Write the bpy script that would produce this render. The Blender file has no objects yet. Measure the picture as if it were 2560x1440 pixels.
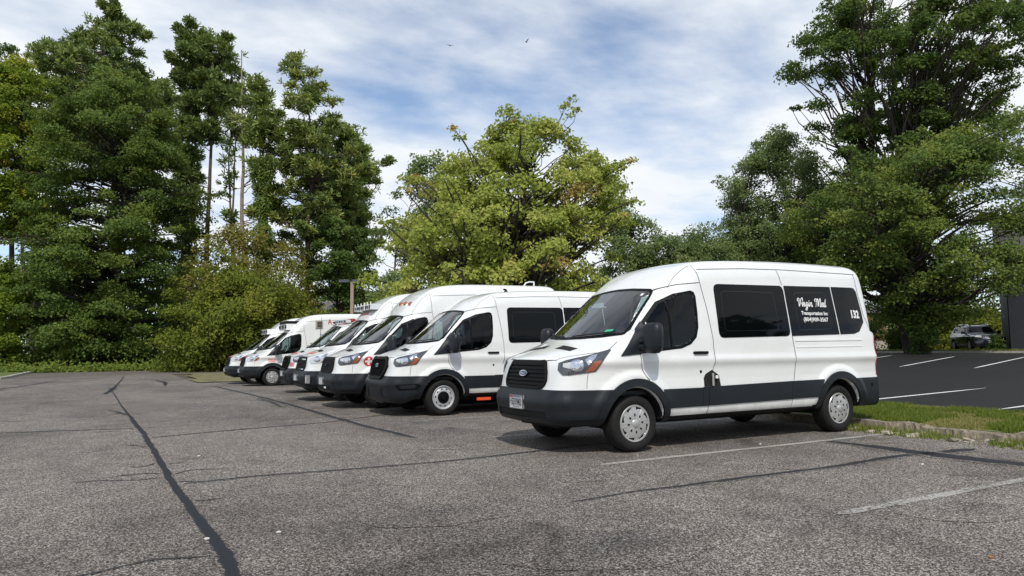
import bpy, bmesh, math, random
import numpy as np
from mathutils import Vector, Matrix
from mathutils.bvhtree import BVHTree

S = bpy.context.scene
COL = S.collection
R = math.radians
rng = np.random.default_rng(7)
random.seed(7)

# ------------------------------------------------------------------ camera
# axes: X runs back along the parked vans, Y runs along the row away from the camera, Z is up
cam = bpy.data.cameras.new('camera')
cam_o = bpy.data.objects.new('camera', cam)
COL.objects.link(cam_o)
fw = Vector((0.48147, 0.87223, 0.08601)).normalized()
upv = Vector((-0.03342, -0.07980, 0.99625)).normalized()
rt = fw.cross(upv).normalized()
upv = rt.cross(fw).normalized()
cam_o.matrix_world = Matrix(((rt.x, upv.x, -fw.x, -5.396), (rt.y, upv.y, -fw.y, -6.758),
                             (rt.z, upv.z, -fw.z, 1.2497), (0, 0, 0, 1)))
cam.sensor_width = 36
cam.lens = 36 * 1755.8 / 2560
cam.clip_end = 2000
cam.clip_start = 0.05
S.camera = cam_o

# ------------------------------------------------------------------ light
SUN = Vector((-0.29, -0.556, 0.778)).normalized()
ELEV = math.asin(SUN.z)
w = bpy.data.worlds.new('World')
S.world = w
w.use_nodes = True
nt = w.node_tree
nt.nodes.clear()


def N(nt, t, loc=None, **kw):
    n = nt.nodes.new(t)
    for k, v in kw.items():
        if k == 'inp':
            for a, b in v.items():
                n.inputs[a].default_value = b
        else:
            setattr(n, k, v)
    return n


def L(nt, a, ao, b, bi):
    nt.links.new(a.outputs[ao], b.inputs[bi])


out = N(nt, 'ShaderNodeOutputWorld')
sky = N(nt, 'ShaderNodeTexSky', sky_type='NISHITA', sun_disc=False, sun_elevation=ELEV,
        sun_rotation=math.atan2(SUN.x, SUN.y), altitude=50, air_density=1.0, dust_density=0.2, ozone_density=3.5)
bg1 = N(nt, 'ShaderNodeBackground', inp={'Strength': 0.15})
L(nt, sky, 0, bg1, 0)
bg2 = N(nt, 'ShaderNodeBackground', inp={'Strength': 1.0})
tc = N(nt, 'ShaderNodeTexCoord')
sep = N(nt, 'ShaderNodeSeparateXYZ')
L(nt, tc, 'Generated', sep, 0)
addz = N(nt, 'ShaderNodeMath', operation='ADD', inp={1: 0.10})
mz = N(nt, 'ShaderNodeMath', operation='MAXIMUM', inp={1: 0.0})
L(nt, sep, 2, mz, 0)
L(nt, mz, 0, addz, 0)
dx = N(nt, 'ShaderNodeMath', operation='DIVIDE')
dy = N(nt, 'ShaderNodeMath', operation='DIVIDE')
L(nt, sep, 0, dx, 0); L(nt, addz, 0, dx, 1)
L(nt, sep, 1, dy, 0); L(nt, addz, 0, dy, 1)
cmb = N(nt, 'ShaderNodeCombineXYZ')
L(nt, dx, 0, cmb, 0); L(nt, dy, 0, cmb, 1)
mp = N(nt, 'ShaderNodeMapping', inp={'Location': (-18.866, 13.431, -2.689), 'Rotation': (0, 0, R(-30)), 'Scale': (0.62, 0.85, 1)})
L(nt, cmb, 0, mp, 0)
n1 = N(nt, 'ShaderNodeTexNoise', inp={'Scale': 0.95, 'Detail': 3, 'Roughness': 0.5, 'Distortion': 0.3})
n2 = N(nt, 'ShaderNodeTexNoise', inp={'Scale': 3.2, 'Detail': 9, 'Roughness': 0.55, 'Distortion': 0.1})
L(nt, mp, 0, n1, 0); L(nt, mp, 0, n2, 0)
mx = N(nt, 'ShaderNodeMix', data_type='FLOAT', inp={0: 0.42})
L(nt, n1, 0, mx, 2); L(nt, n2, 0, mx, 3)
cr = N(nt, 'ShaderNodeValToRGB')
cr.color_ramp.elements[0].position = 0.345; cr.color_ramp.elements[0].color = (0.10, 0.10, 0.10, 1)
cr.color_ramp.elements[1].position = 0.53; cr.color_ramp.elements[1].color = (1, 1, 1, 1)
mrz = N(nt, 'ShaderNodeMapRange', inp={1: 0.45, 2: 0.85, 3: 0.0, 4: 0.10})   # thinner cover overhead than along the slant near the horizon
L(nt, mz, 0, mrz, 0)
sbz = N(nt, 'ShaderNodeMath', operation='SUBTRACT')
L(nt, mx, 0, sbz, 0); L(nt, mrz, 0, sbz, 1)
L(nt, sbz, 0, cr, 0)
cc = N(nt, 'ShaderNodeValToRGB')
cc.color_ramp.elements[0].position = 0.35; cc.color_ramp.elements[0].color = (0.84, 0.90, 0.97, 1)
cc.color_ramp.elements[1].position = 0.68; cc.color_ramp.elements[1].color = (0.97, 1.0, 1.03, 1)
L(nt, n2, 0, cc, 0)
L(nt, cc, 0, bg2, 0)
ms = N(nt, 'ShaderNodeMixShader')
L(nt, cr, 0, ms, 0); L(nt, bg1, 0, ms, 1); L(nt, bg2, 0, ms, 2)
L(nt, ms, 0, out, 0)

sl = bpy.data.lights.new('sun', 'SUN')
sl.energy = 3.1
sl.angle = R(0.6)
sl.color = (1.0, 0.935, 0.83)
so = bpy.data.objects.new('sun', sl)
COL.objects.link(so)
so.rotation_euler = SUN.to_track_quat('Z', 'Y').to_euler()
so.location = (0, 0, 40)

S.view_settings.view_transform = 'Standard'
S.view_settings.look = 'None'
S.view_settings.exposure = 0.0
S.view_settings.gamma = 1.0
S.view_settings.use_curve_mapping = False


# ------------------------------------------------------------------ materials
def mat(name):
    m = bpy.data.materials.new(name)
    m.use_nodes = True
    nt = m.node_tree
    b = nt.nodes['Principled BSDF']
    return m, nt, b


def plain(name, col, rough=0.5, metal=0.0, coat=0.0, spec=0.5, noise=0.0, nscale=8.0, bump=0.0):
    m, nt, b = mat(name)
    b.inputs['Base Color'].default_value = (*col, 1)
    b.inputs['Roughness'].default_value = rough
    b.inputs['Metallic'].default_value = metal
    b.inputs['Specular IOR Level'].default_value = spec
    if coat:
        b.inputs['Coat Weight'].default_value = coat
        b.inputs['Coat Roughness'].default_value = 0.04
    if noise or bump:
        tc = N(nt, 'ShaderNodeTexCoord')
        n = N(nt, 'ShaderNodeTexNoise', inp={'Scale': nscale, 'Detail': 6, 'Roughness': 0.6})
        L(nt, tc, 'Object', n, 0)
        if noise:
            mr = N(nt, 'ShaderNodeMapRange', inp={1: 0.3, 2: 0.7, 3: 1 - noise, 4: 1 + noise})
            L(nt, n, 0, mr, 0)
            mu = N(nt, 'ShaderNodeMix', data_type='RGBA', blend_type='MULTIPLY', inp={0: 1.0})
            mu.inputs[6].default_value = (*col, 1)
            L(nt, mr, 0, mu, 7)
            L(nt, mu, 2, b, 'Base Color')
        if bump:
            bp = N(nt, 'ShaderNodeBump', inp={'Strength': bump, 'Distance': 0.02})
            L(nt, n, 0, bp, 'Height')
            L(nt, bp, 0, b, 'Normal')
    return m


M = {}
# van paint: white outside, grey trim on the inside of the shell
m, nt, b = mat('white_paint')
b.inputs['Roughness'].default_value = 0.32
b.inputs['Coat Weight'].default_value = 0.9
b.inputs['Coat Roughness'].default_value = 0.05
tc = N(nt, 'ShaderNodeTexCoord')
n = N(nt, 'ShaderNodeTexNoise', inp={'Scale': 2.2, 'Detail': 6, 'Roughness': 0.65})
L(nt, tc, 'Object', n, 0)
dirt = N(nt, 'ShaderNodeValToRGB')
dirt.color_ramp.elements[0].position = 0.35; dirt.color_ramp.elements[0].color = (0.745, 0.76, 0.755, 1)
dirt.color_ramp.elements[1].position = 0.6; dirt.color_ramp.elements[1].color = (0.785, 0.805, 0.805, 1)
L(nt, n, 0, dirt, 0)
nb = N(nt, 'ShaderNodeTexNoise', inp={'Scale': 2.6, 'Detail': 2})
L(nt, tc, 'Object', nb, 0)
bpn = N(nt, 'ShaderNodeBump', inp={'Strength': 0.25, 'Distance': 0.012})
L(nt, nb, 0, bpn, 'Height'); L(nt, bpn, 0, b, 'Coat Normal')
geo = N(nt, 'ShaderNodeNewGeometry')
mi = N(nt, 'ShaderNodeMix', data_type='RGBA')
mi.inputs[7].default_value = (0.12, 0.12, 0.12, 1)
sz = N(nt, 'ShaderNodeSeparateXYZ'); L(nt, tc, 'Object', sz, 0)
gr = N(nt, 'ShaderNodeMapRange', inp={1: 0.85, 2: 0.33, 3: 0.0, 4: 1.0}); L(nt, sz, 2, gr, 0)
ng = N(nt, 'ShaderNodeTexNoise', inp={'Scale': 7.0, 'Detail': 7, 'Roughness': 0.7})
mpg = N(nt, 'ShaderNodeMapping', inp={'Scale': (1.0, 1.0, 0.35)}); L(nt, tc, 'Object', mpg, 0); L(nt, mpg, 0, ng, 0)
rg = N(nt, 'ShaderNodeMapRange', inp={1: 0.42, 2: 0.72, 3: 0.05, 4: 0.65}); L(nt, ng, 0, rg, 0)
mg = N(nt, 'ShaderNodeMath', operation='MULTIPLY'); L(nt, gr, 0, mg, 0); L(nt, rg, 0, mg, 1)
grime = N(nt, 'ShaderNodeMix', data_type='RGBA'); grime.inputs[7].default_value = (0.40, 0.37, 0.32, 1)   # road grime along the sills
L(nt, mg, 0, grime, 0); L(nt, dirt, 0, grime, 6)
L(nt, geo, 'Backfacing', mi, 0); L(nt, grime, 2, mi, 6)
L(nt, mi, 2, b, 'Base Color')
M['paint'] = m
M['plastic'] = plain('charcoal_plastic', (0.0115, 0.0145, 0.019), 0.45, spec=0.35, noise=0.18, nscale=5)
M['black'] = plain('black_plastic', (0.0035, 0.0035, 0.004), 0.5, spec=0.15)
M['matte'] = plain('matte_black', (0.006, 0.006, 0.006), 0.85)
M['seam'] = plain('seam_dark', (0.045, 0.045, 0.05), 0.8)
M['rubber'] = plain('tyre_rubber', (0.012, 0.0115, 0.0115), 0.75, spec=0.3, noise=0.25, nscale=14, bump=0.15)
M['silver'] = plain('silver_hubcap', (0.50, 0.505, 0.51), 0.32, metal=0.45)
M['steel'] = plain('painted_steel_rim', (0.50, 0.51, 0.53), 0.4, metal=0.35)
M['chrome'] = plain('chrome', (0.78, 0.80, 0.82), 0.10, metal=1.0)
M['glass_dark'] = plain('privacy_glass', (0.002, 0.003, 0.004), 0.02, spec=0.17)
M['bead'] = plain('window_bead', (0.010, 0.012, 0.014), 0.12)
M['lamp_dark'] = plain('lamp_housing', (0.06, 0.065, 0.075), 0.06, spec=0.9, noise=0.5, nscale=9)
M['lamp_clear'] = plain('lamp_reflector', (0.62, 0.65, 0.70), 0.12, metal=0.9)
M['lamp_white'] = plain('lamp_lens_clear', (0.55, 0.58, 0.62), 0.08, spec=0.8)
M['amber'] = plain('amber_lens', (0.34, 0.11, 0.06), 0.10, spec=0.6)
M['red_lens'] = plain('red_lens', (0.20, 0.008, 0.012), 0.12, spec=0.6)
M['orange'] = plain('orange_reflector', (0.75, 0.10, 0.03), 0.3)
M['red_vinyl'] = plain('red_vinyl', (0.55, 0.03, 0.04), 0.4)
M['pink_vinyl'] = plain('faded_red_vinyl', (0.70, 0.16, 0.16), 0.4)
M['white_vinyl'] = plain('white_vinyl', (0.82, 0.82, 0.82), 0.5)
M['blue_vinyl'] = plain('blue_vinyl', (0.03, 0.20, 0.55), 0.4)
M['green_sticker'] = plain('green_sticker', (0.05, 0.42, 0.22), 0.5)
M['emblem'] = plain('dark_blue_enamel', (0.012, 0.02, 0.05), 0.12, spec=0.7)
M['plate'] = plain('plate_white', (0.55, 0.57, 0.60), 0.45)
M['ink'] = plain('dark_ink', (0.02, 0.025, 0.05), 0.6)
M['seat'] = plain('grey_seat_cloth', (0.06, 0.065, 0.07), 0.9)
M['dash'] = plain('dash_plastic', (0.035, 0.036, 0.038), 0.7)
M['beige'] = plain('beige_louvre', (0.42, 0.40, 0.35), 0.6)
M['wiper'] = plain('wiper_black', (0.012, 0.012, 0.012), 0.5)

m, nt, b = mat('tinted_glass')
nt.nodes.remove(b)
tr = N(nt, 'ShaderNodeBsdfTransparent', inp={0: (0.50, 0.60, 0.60, 1)})
gl = N(nt, 'ShaderNodeBsdfGlossy', inp={0: (1, 1, 1, 1), 'Roughness': 0.0})
fr = N(nt, 'ShaderNodeFresnel', inp={0: 1.64})
ma = N(nt, 'ShaderNodeMath', operation='MULTIPLY', inp={1: 1.35})
ma.use_clamp = True
L(nt, fr, 0, ma, 0)
mxs = N(nt, 'ShaderNodeMixShader')
L(nt, ma, 0, mxs, 0); L(nt, tr, 0, mxs, 1); L(nt, gl, 0, mxs, 2)
L(nt, mxs, 0, nt.nodes['Material Output'], 0)
M['glass'] = m
m2 = m.copy(); m2.name = 'door_glass'
for q in m2.node_tree.nodes:
    if q.type == 'FRESNEL': q.inputs[0].default_value = 1.42
    if q.type == 'MATH': q.inputs[1].default_value = .75
    if q.type == 'BSDF_TRANSPARENT': q.inputs[0].default_value = (0.42, 0.52, 0.52, 1)
M['door_glass'] = m2


def asphalt(name, dark, light, speck, grain=120.0, stain=0.5, tint=(1, 1, 1), rough=0.9):
    m, nt, b = mat(name)
    tc = N(nt, 'ShaderNodeTexCoord')
    n = N(nt, 'ShaderNodeTexVoronoi', inp={'Scale': grain, 'Randomness': 1.0})
    L(nt, tc, 'Object', n, 0)
    nsep = N(nt, 'ShaderNodeSeparateColor')
    L(nt, n, 'Color', nsep, 0)
    nb = N(nt, 'ShaderNodeTexNoise', inp={'Scale': grain * .3, 'Detail': 3, 'Roughness': 0.7})
    L(nt, tc, 'Object', nb, 0)
    mxn = N(nt, 'ShaderNodeMix', data_type='FLOAT', inp={0: 0.38})
    L(nt, nsep, 0, mxn, 2); L(nt, nb, 0, mxn, 3)
    r = N(nt, 'ShaderNodeValToRGB')
    e = r.color_ramp.elements
    e[0].position = 0.22; e[0].color = (dark * tint[0], dark * tint[1], dark * tint[2], 1)
    e[1].position = 0.86; e[1].color = (speck, speck * .985, speck * .95, 1)
    k = e.new(0.55); k.color = (light * tint[0], light * tint[1], light * tint[2], 1)
    L(nt, mxn, 0, r, 0)
    s1 = N(nt, 'ShaderNodeTexNoise', inp={'Scale': 0.45, 'Detail': 5, 'Roughness': 0.6, 'Distortion': 0.6})
    mp1 = N(nt, 'ShaderNodeMapping', inp={'Scale': (0.8, 0.45, 1)})
    L(nt, tc, 'Object', mp1, 0)
    L(nt, mp1, 0, s1, 0)
    r1 = N(nt, 'ShaderNodeValToRGB')
    r1.color_ramp.elements[0].position = 0.30; r1.color_ramp.elements[0].color = (1 - stain, 1 - stain, 1 - stain, 1)
    r1.color_ramp.elements[1].position = 0.58; r1.color_ramp.elements[1].color = (1.08, 1.07, 1.05, 1)
    L(nt, s1, 0, r1, 0)
    s2 = N(nt, 'ShaderNodeTexNoise', inp={'Scale': 2.3, 'Detail': 6, 'Roughness': 0.7})
    L(nt, tc, 'Object', s2, 0)
    r2 = N(nt, 'ShaderNodeMapRange', inp={1: 0.3, 2: 0.7, 3: 0.78, 4: 1.16})
    L(nt, s2, 0, r2, 0)
    a = N(nt, 'ShaderNodeMix', data_type='RGBA', blend_type='MULTIPLY', inp={0: 1.0})
    L(nt, r, 0, a, 6); L(nt, r1, 0, a, 7)
    s3 = N(nt, 'ShaderNodeTexNoise', inp={'Scale': 0.85, 'Detail': 4, 'Roughness': 0.55, 'Distortion': 0.9})
    L(nt, tc, 'Object', s3, 0)
    r3 = N(nt, 'ShaderNodeMapRange', inp={1: 0.60, 2: 0.74, 3: 1.0, 4: 1 - stain * 1.15})
    L(nt, s3, 0, r3, 0)
    hs = N(nt, 'ShaderNodeTexNoise', inp={'Scale': 1.1, 'Detail': 3})
    L(nt, tc, 'Object', hs, 0)
    hr = N(nt, 'ShaderNodeMix', data_type='RGBA')
    hr.inputs[6].default_value = (1.05, 0.99, 0.90, 1); hr.inputs[7].default_value = (1.0, 0.93, 0.93, 1)
    L(nt, hs, 0, hr, 0)
    a1 = N(nt, 'ShaderNodeMix', data_type='RGBA', blend_type='MULTIPLY', inp={0: 1.0})
    L(nt, a, 2, a1, 6); L(nt, r3, 0, a1, 7)
    a15 = N(nt, 'ShaderNodeMix', data_type='RGBA', blend_type='MULTIPLY', inp={0: 1.0})
    L(nt, a1, 2, a15, 6); L(nt, hr, 2, a15, 7)
    a2 = N(nt, 'ShaderNodeMix', data_type='RGBA', blend_type='MULTIPLY', inp={0: 1.0})
    L(nt, a15, 2, a2, 6); L(nt, r2, 0, a2, 7)
    L(nt, a2, 2, b, 'Base Color')
    b.inputs['Roughness'].default_value = rough
    b.inputs['Specular IOR Level'].default_value = 0.25
    bp = N(nt, 'ShaderNodeBump', inp={'Strength': 0.25, 'Distance': 0.004})
    L(nt, n, 'Distance', bp, 'Height'); L(nt, bp, 0, b, 'Normal')
    return m, nt, b, a2


M['asphalt'] = asphalt('weathered_asphalt', 0.022, 0.125, 0.56, 120.0, 0.42, (1.04, 0.96, 0.88))[0]
M['road'] = asphalt('old_road_asphalt', 0.075, 0.13, 0.26, 60.0, 0.25, (1.02, 0.95, 0.84))[0]
M['sealed'] = asphalt('fresh_sealed_asphalt', 0.010, 0.014, 0.030, 90.0, 0.2, (0.96, 0.98, 1.1), 0.75)[0]
m, nt, b, a2 = asphalt('crack_sealant', 0.022, 0.125, 0.56, 120.0, 0.42, (1.04, 0.96, 0.88))
ea = N(nt, 'ShaderNodeAttribute', attribute_name='core')
tcn = N(nt, 'ShaderNodeTexCoord')
ne = N(nt, 'ShaderNodeTexNoise', inp={'Scale': 34.0, 'Detail': 6, 'Roughness': 0.8})
L(nt, tcn, 'Object', ne, 0)
sm_ = N(nt, 'ShaderNodeMath', operation='ADD'); L(nt, ea, 'Fac', sm_, 0); L(nt, ne, 0, sm_, 1)
re_ = N(nt, 'ShaderNodeValToRGB')
re_.color_ramp.elements[0].position = 0.78; re_.color_ramp.elements[1].position = 0.92
L(nt, sm_, 0, re_, 0)
mt_ = N(nt, 'ShaderNodeMix', data_type='RGBA'); mt_.inputs[7].default_value = (0.016, 0.018, 0.023, 1)
L(nt, re_, 0, mt_, 0); L(nt, a2, 2, mt_, 6); L(nt, mt_, 2, b, 'Base Color')
mr_ = N(nt, 'ShaderNodeMapRange', inp={3: 0.9, 4: 0.62}); L(nt, re_, 0, mr_, 0); L(nt, mr_, 0, b, 'Roughness')
M['tar'] = m


def worn_paint(name, wear, col=(0.62, 0.60, 0.56)):
    m, nt, b, a2 = asphalt(name, 0.022, 0.125, 0.56, 120.0, 0.42, (1.04, 0.96, 0.88))
    tc = N(nt, 'ShaderNodeTexCoord')
    n = N(nt, 'ShaderNodeTexNoise', inp={'Scale': 30.0, 'Detail': 6, 'Roughness': 0.75})
    L(nt, tc, 'Object', n, 0)
    n3 = N(nt, 'ShaderNodeTexNoise', inp={'Scale': 1.3, 'Detail': 3})
    L(nt, tc, 'Object', n3, 0)
    ad = N(nt, 'ShaderNodeMath', operation='MULTIPLY_ADD', inp={1: 0.45, 2: 0.0})
    L(nt, n3, 0, ad, 0)
    ad2 = N(nt, 'ShaderNodeMath', operation='ADD')
    L(nt, n, 0, ad2, 0); L(nt, ad, 0, ad2, 1)
    r = N(nt, 'ShaderNodeValToRGB')
    r.color_ramp.elements[0].position = wear - 0.05
    r.color_ramp.elements[1].position = wear + 0.10
    L(nt, ad2, 0, r, 0)
    mi = N(nt, 'ShaderNodeMix', data_type='RGBA')
    mi.inputs[7].default_value = (*col, 1)
    L(nt, r, 0, mi, 0); L(nt, a2, 2, mi, 6)
    L(nt, mi, 2, b, 'Base Color')
    return m


M['line_ok'] = worn_paint('worn_white_paint', 0.63, (0.36, 0.34, 0.31))
M['line_faint'] = worn_paint('mostly_worn_white_paint', 0.72, (0.42, 0.41, 0.38))
M['line_new'] = plain('fresh_white_paint', (0.78, 0.78, 0.77), 0.6, noise=0.06, nscale=20)


def leafmat(name, ramp, trans=0.42, rough=0.55):
    """leaf colour comes from a per-leaf 'tint' attribute (the leaf's own hue)"""
    m, nt, b = mat(name)
    at = N(nt, 'ShaderNodeAttribute', attribute_name='tint')
    r = N(nt, 'ShaderNodeValToRGB')
    e = r.color_ramp.elements
    e[0].position = 0.0; e[0].color = (*ramp[0], 1)
    e[1].position = 1.0; e[1].color = (*ramp[-1], 1)
    for i, c in enumerate(ramp[1:-1]):
        k = e.new((i + 1) / (len(ramp) - 1)); k.color = (*c, 1)
    L(nt, at, 'Fac', r, 0)
    L(nt, r, 0, b, 'Base Color')
    b.inputs['Roughness'].default_value = rough
    b.inputs['Specular IOR Level'].default_value = 0.2
    tl = N(nt, 'ShaderNodeBsdfTranslucent')
    L(nt, r, 0, tl, 0)
    mi = N(nt, 'ShaderNodeMixShader', inp={0: trans})
    L(nt, b, 0, mi, 1); L(nt, tl, 0, mi, 2)
    L(nt, mi, 0, nt.nodes['Material Output'], 0)
    return m


M['oak_leaf'] = leafmat('oak_leaf', [(0.071, 0.126, 0.0309), (0.1378, 0.2099, 0.0425), (0.24, 0.2939, 0.0541)])
M['yellow_leaf'] = leafmat('yellowing_leaf', [(0.1201, 0.2055, 0.0264), (0.2404, 0.3188, 0.036), (0.4175, 0.4109, 0.042)])
M['maple_leaf'] = leafmat('red_maple_leaf', [(0.215, 0.2806, 0.0534), (0.3602, 0.4209, 0.0891), (0.4838, 0.4939, 0.1306), (0.4945, 0.3143, 0.1425)])
M['pine_leaf'] = leafmat('pine_needle', [(0.1136, 0.1709, 0.0529), (0.2107, 0.2807, 0.0755), (0.3783, 0.3784, 0.0849)], 0.2)
M['big_leaf'] = leafmat('silver_maple_leaf', [(0.0693, 0.1278, 0.031), (0.1386, 0.2094, 0.0448), (0.2686, 0.316, 0.0655)])
M['airy_leaf'] = leafmat('willow_grey_leaf', [(0.13, 0.1922, 0.0661), (0.2201, 0.2935, 0.101), (0.3402, 0.3847, 0.1555)])
M['shrub_leaf'] = leafmat('olive_shrub_leaf', [(0.0998, 0.1496, 0.0238), (0.2052, 0.2494, 0.0343), (0.3402, 0.3135, 0.0528)])
M['olive_leaf'] = leafmat('brown_olive_leaf', [(0.1328, 0.1587, 0.0394), (0.2467, 0.238, 0.0546), (0.3985, 0.2677, 0.0835)])
M['wood_leaf'] = leafmat('woodland_leaf', [(0.049, 0.0907, 0.0255), (0.0918, 0.1469, 0.0364), (0.1632, 0.2053, 0.0546)])
M['ivy_leaf'] = leafmat('ivy_leaf', [(0.0896, 0.168, 0.0358), (0.1792, 0.2688, 0.0493), (0.3584, 0.3584, 0.0672)])
M['grass_blade'] = leafmat('grass_blade', [(0.075, 0.125, 0.018), (0.16, 0.21, 0.032), (0.34, 0.29, 0.12)], 0.3)
M['bark'] = plain('dark_bark', (0.055, 0.044, 0.035), 0.95, noise=0.5, nscale=3.0, bump=0.6)
M['pine_bark'] = plain('pine_bark', (0.11, 0.085, 0.062), 0.95, noise=0.45, nscale=2.5, bump=0.6)
M['dead_bark'] = plain('bleached_dead_wood', (0.27, 0.21, 0.165), 0.9, noise=0.4, nscale=2.0)
M['earth'] = plain('leaf_litter_earth', (0.085, 0.068, 0.042), 0.95, noise=0.5, nscale=1.5)
M['lawn'] = plain('rough_lawn', (0.095, 0.125, 0.03), 0.95, noise=0.5, nscale=3.0)
M['dry_lawn'] = plain('dry_lawn', (0.15, 0.135, 0.06), 0.95, noise=0.55, nscale=2.0)
M['rubble'] = plain('broken_concrete', (0.36, 0.32, 0.25), 0.9, noise=0.4, nscale=15)
M['concrete'] = plain('weathered_concrete', (0.23, 0.195, 0.145), 0.9, noise=0.5, nscale=12, bump=0.5)
M['pale_concrete'] = plain('pale_concrete', (0.46, 0.44, 0.39), 0.9, noise=0.25, nscale=5)
M['navy_wall'] = plain('painted_dark_block', (0.012, 0.016, 0.024), 0.7, noise=0.25, nscale=2)
M['metal_fascia'] = plain('dark_metal_fascia', (0.030, 0.031, 0.033), 0.5)
M['shingle'] = plain('grey_shingle', (0.13, 0.125, 0.12), 0.9, noise=0.3, nscale=6)
M['window_white'] = plain('white_window_trim', (0.7, 0.7, 0.68), 0.6)
M['pole'] = plain('tan_painted_pole', (0.30, 0.245, 0.18), 0.6, noise=0.1, nscale=6)
M['lamp_head'] = plain('grey_lamp_head', (0.055, 0.065, 0.075), 0.5)
M['suv_paint'] = plain('dark_blue_grey_paint', (0.018, 0.022, 0.032), 0.22, coat=1.0, metal=0.2)
M['bird'] = plain('dark_feathers', (0.02, 0.02, 0.022), 0.9)
M['paper'] = plain('white_paper', (0.75, 0.74, 0.70), 0.8)
M['leafbrown'] = plain('dry_leaf', (0.35, 0.15, 0.05), 0.8)

m, nt, b = mat('brick')
tc = N(nt, 'ShaderNodeTexCoord')
bk = N(nt, 'ShaderNodeTexBrick', inp={'Scale': 4.0, 'Mortar Size': 0.012, 'Color1': (0.25, 0.085, 0.05, 1),
                                     'Color2': (0.19, 0.06, 0.04, 1), 'Mortar': (0.35, 0.30, 0.26, 1)})
mpb = N(nt, 'ShaderNodeMapping', inp={'Rotation': (R(90), 0, 0)})
L(nt, tc, 'Object', mpb, 0); L(nt, mpb, 0, bk, 0); L(nt, bk, 0, b, 'Base Color')
b.inputs['Roughness'].default_value = 0.9
M['brick'] = m


# ------------------------------------------------------------------ object helpers
def link(name, me, parent=None, loc=None):
    o = bpy.data.objects.new(name, me)
    COL.objects.link(o)
    if parent is not None:
        o.parent = parent
    if loc is not None:
        o.location = loc
    return o


def tag(o, label=None, cat=None, group=None, kind=None):
    if label: o['label'] = label
    if cat: o['category'] = cat
    if group: o['group'] = group
    if kind: o['kind'] = kind
    return o


def thing(name, label, cat, loc=(0, 0, 0), rz=0.0, group=None):
    o = bpy.data.objects.new(name, None)
    COL.objects.link(o)
    o.location = loc
    o.rotation_euler = (0, 0, rz)
    o.empty_display_size = 0.3
    return tag(o, label, cat, group)


def np_mesh(name, V, F, mats, smooth=False, mi=None, tint=None):
    """V (n,3), F (m,k) same-size faces or list of lists"""
    me = bpy.data.meshes.new(name)
    V = np.asarray(V, np.float32)
    if isinstance(F, np.ndarray):
        k = F.shape[1]
        nf = len(F)
        me.vertices.add(len(V)); me.vertices.foreach_set('co', V.ravel())
        me.loops.add(nf * k); me.loops.foreach_set('vertex_index', F.astype(np.int32).ravel())
        me.polygons.add(nf)
        me.polygons.foreach_set('loop_start', np.arange(0, nf * k, k, dtype=np.int32))
    else:
        me.from_pydata(V.tolist(), [], F)
        nf = len(F)
    for mm in (mats if isinstance(mats, (list, tuple)) else [mats]):
        me.materials.append(mm)
    if smooth:
        me.polygons.foreach_set('use_smooth', np.ones(nf, bool))
    else:
        me.polygons.foreach_set('use_smooth', np.zeros(nf, bool))
    if mi is not None:
        me.polygons.foreach_set('material_index', np.asarray(mi, np.int32))
    if tint is not None:
        a = me.attributes.new('tint', 'FLOAT', 'FACE')
        a.data.foreach_set('value', np.asarray(tint, np.float32))
    me.update(calc_edges=True)
    return me


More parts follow.
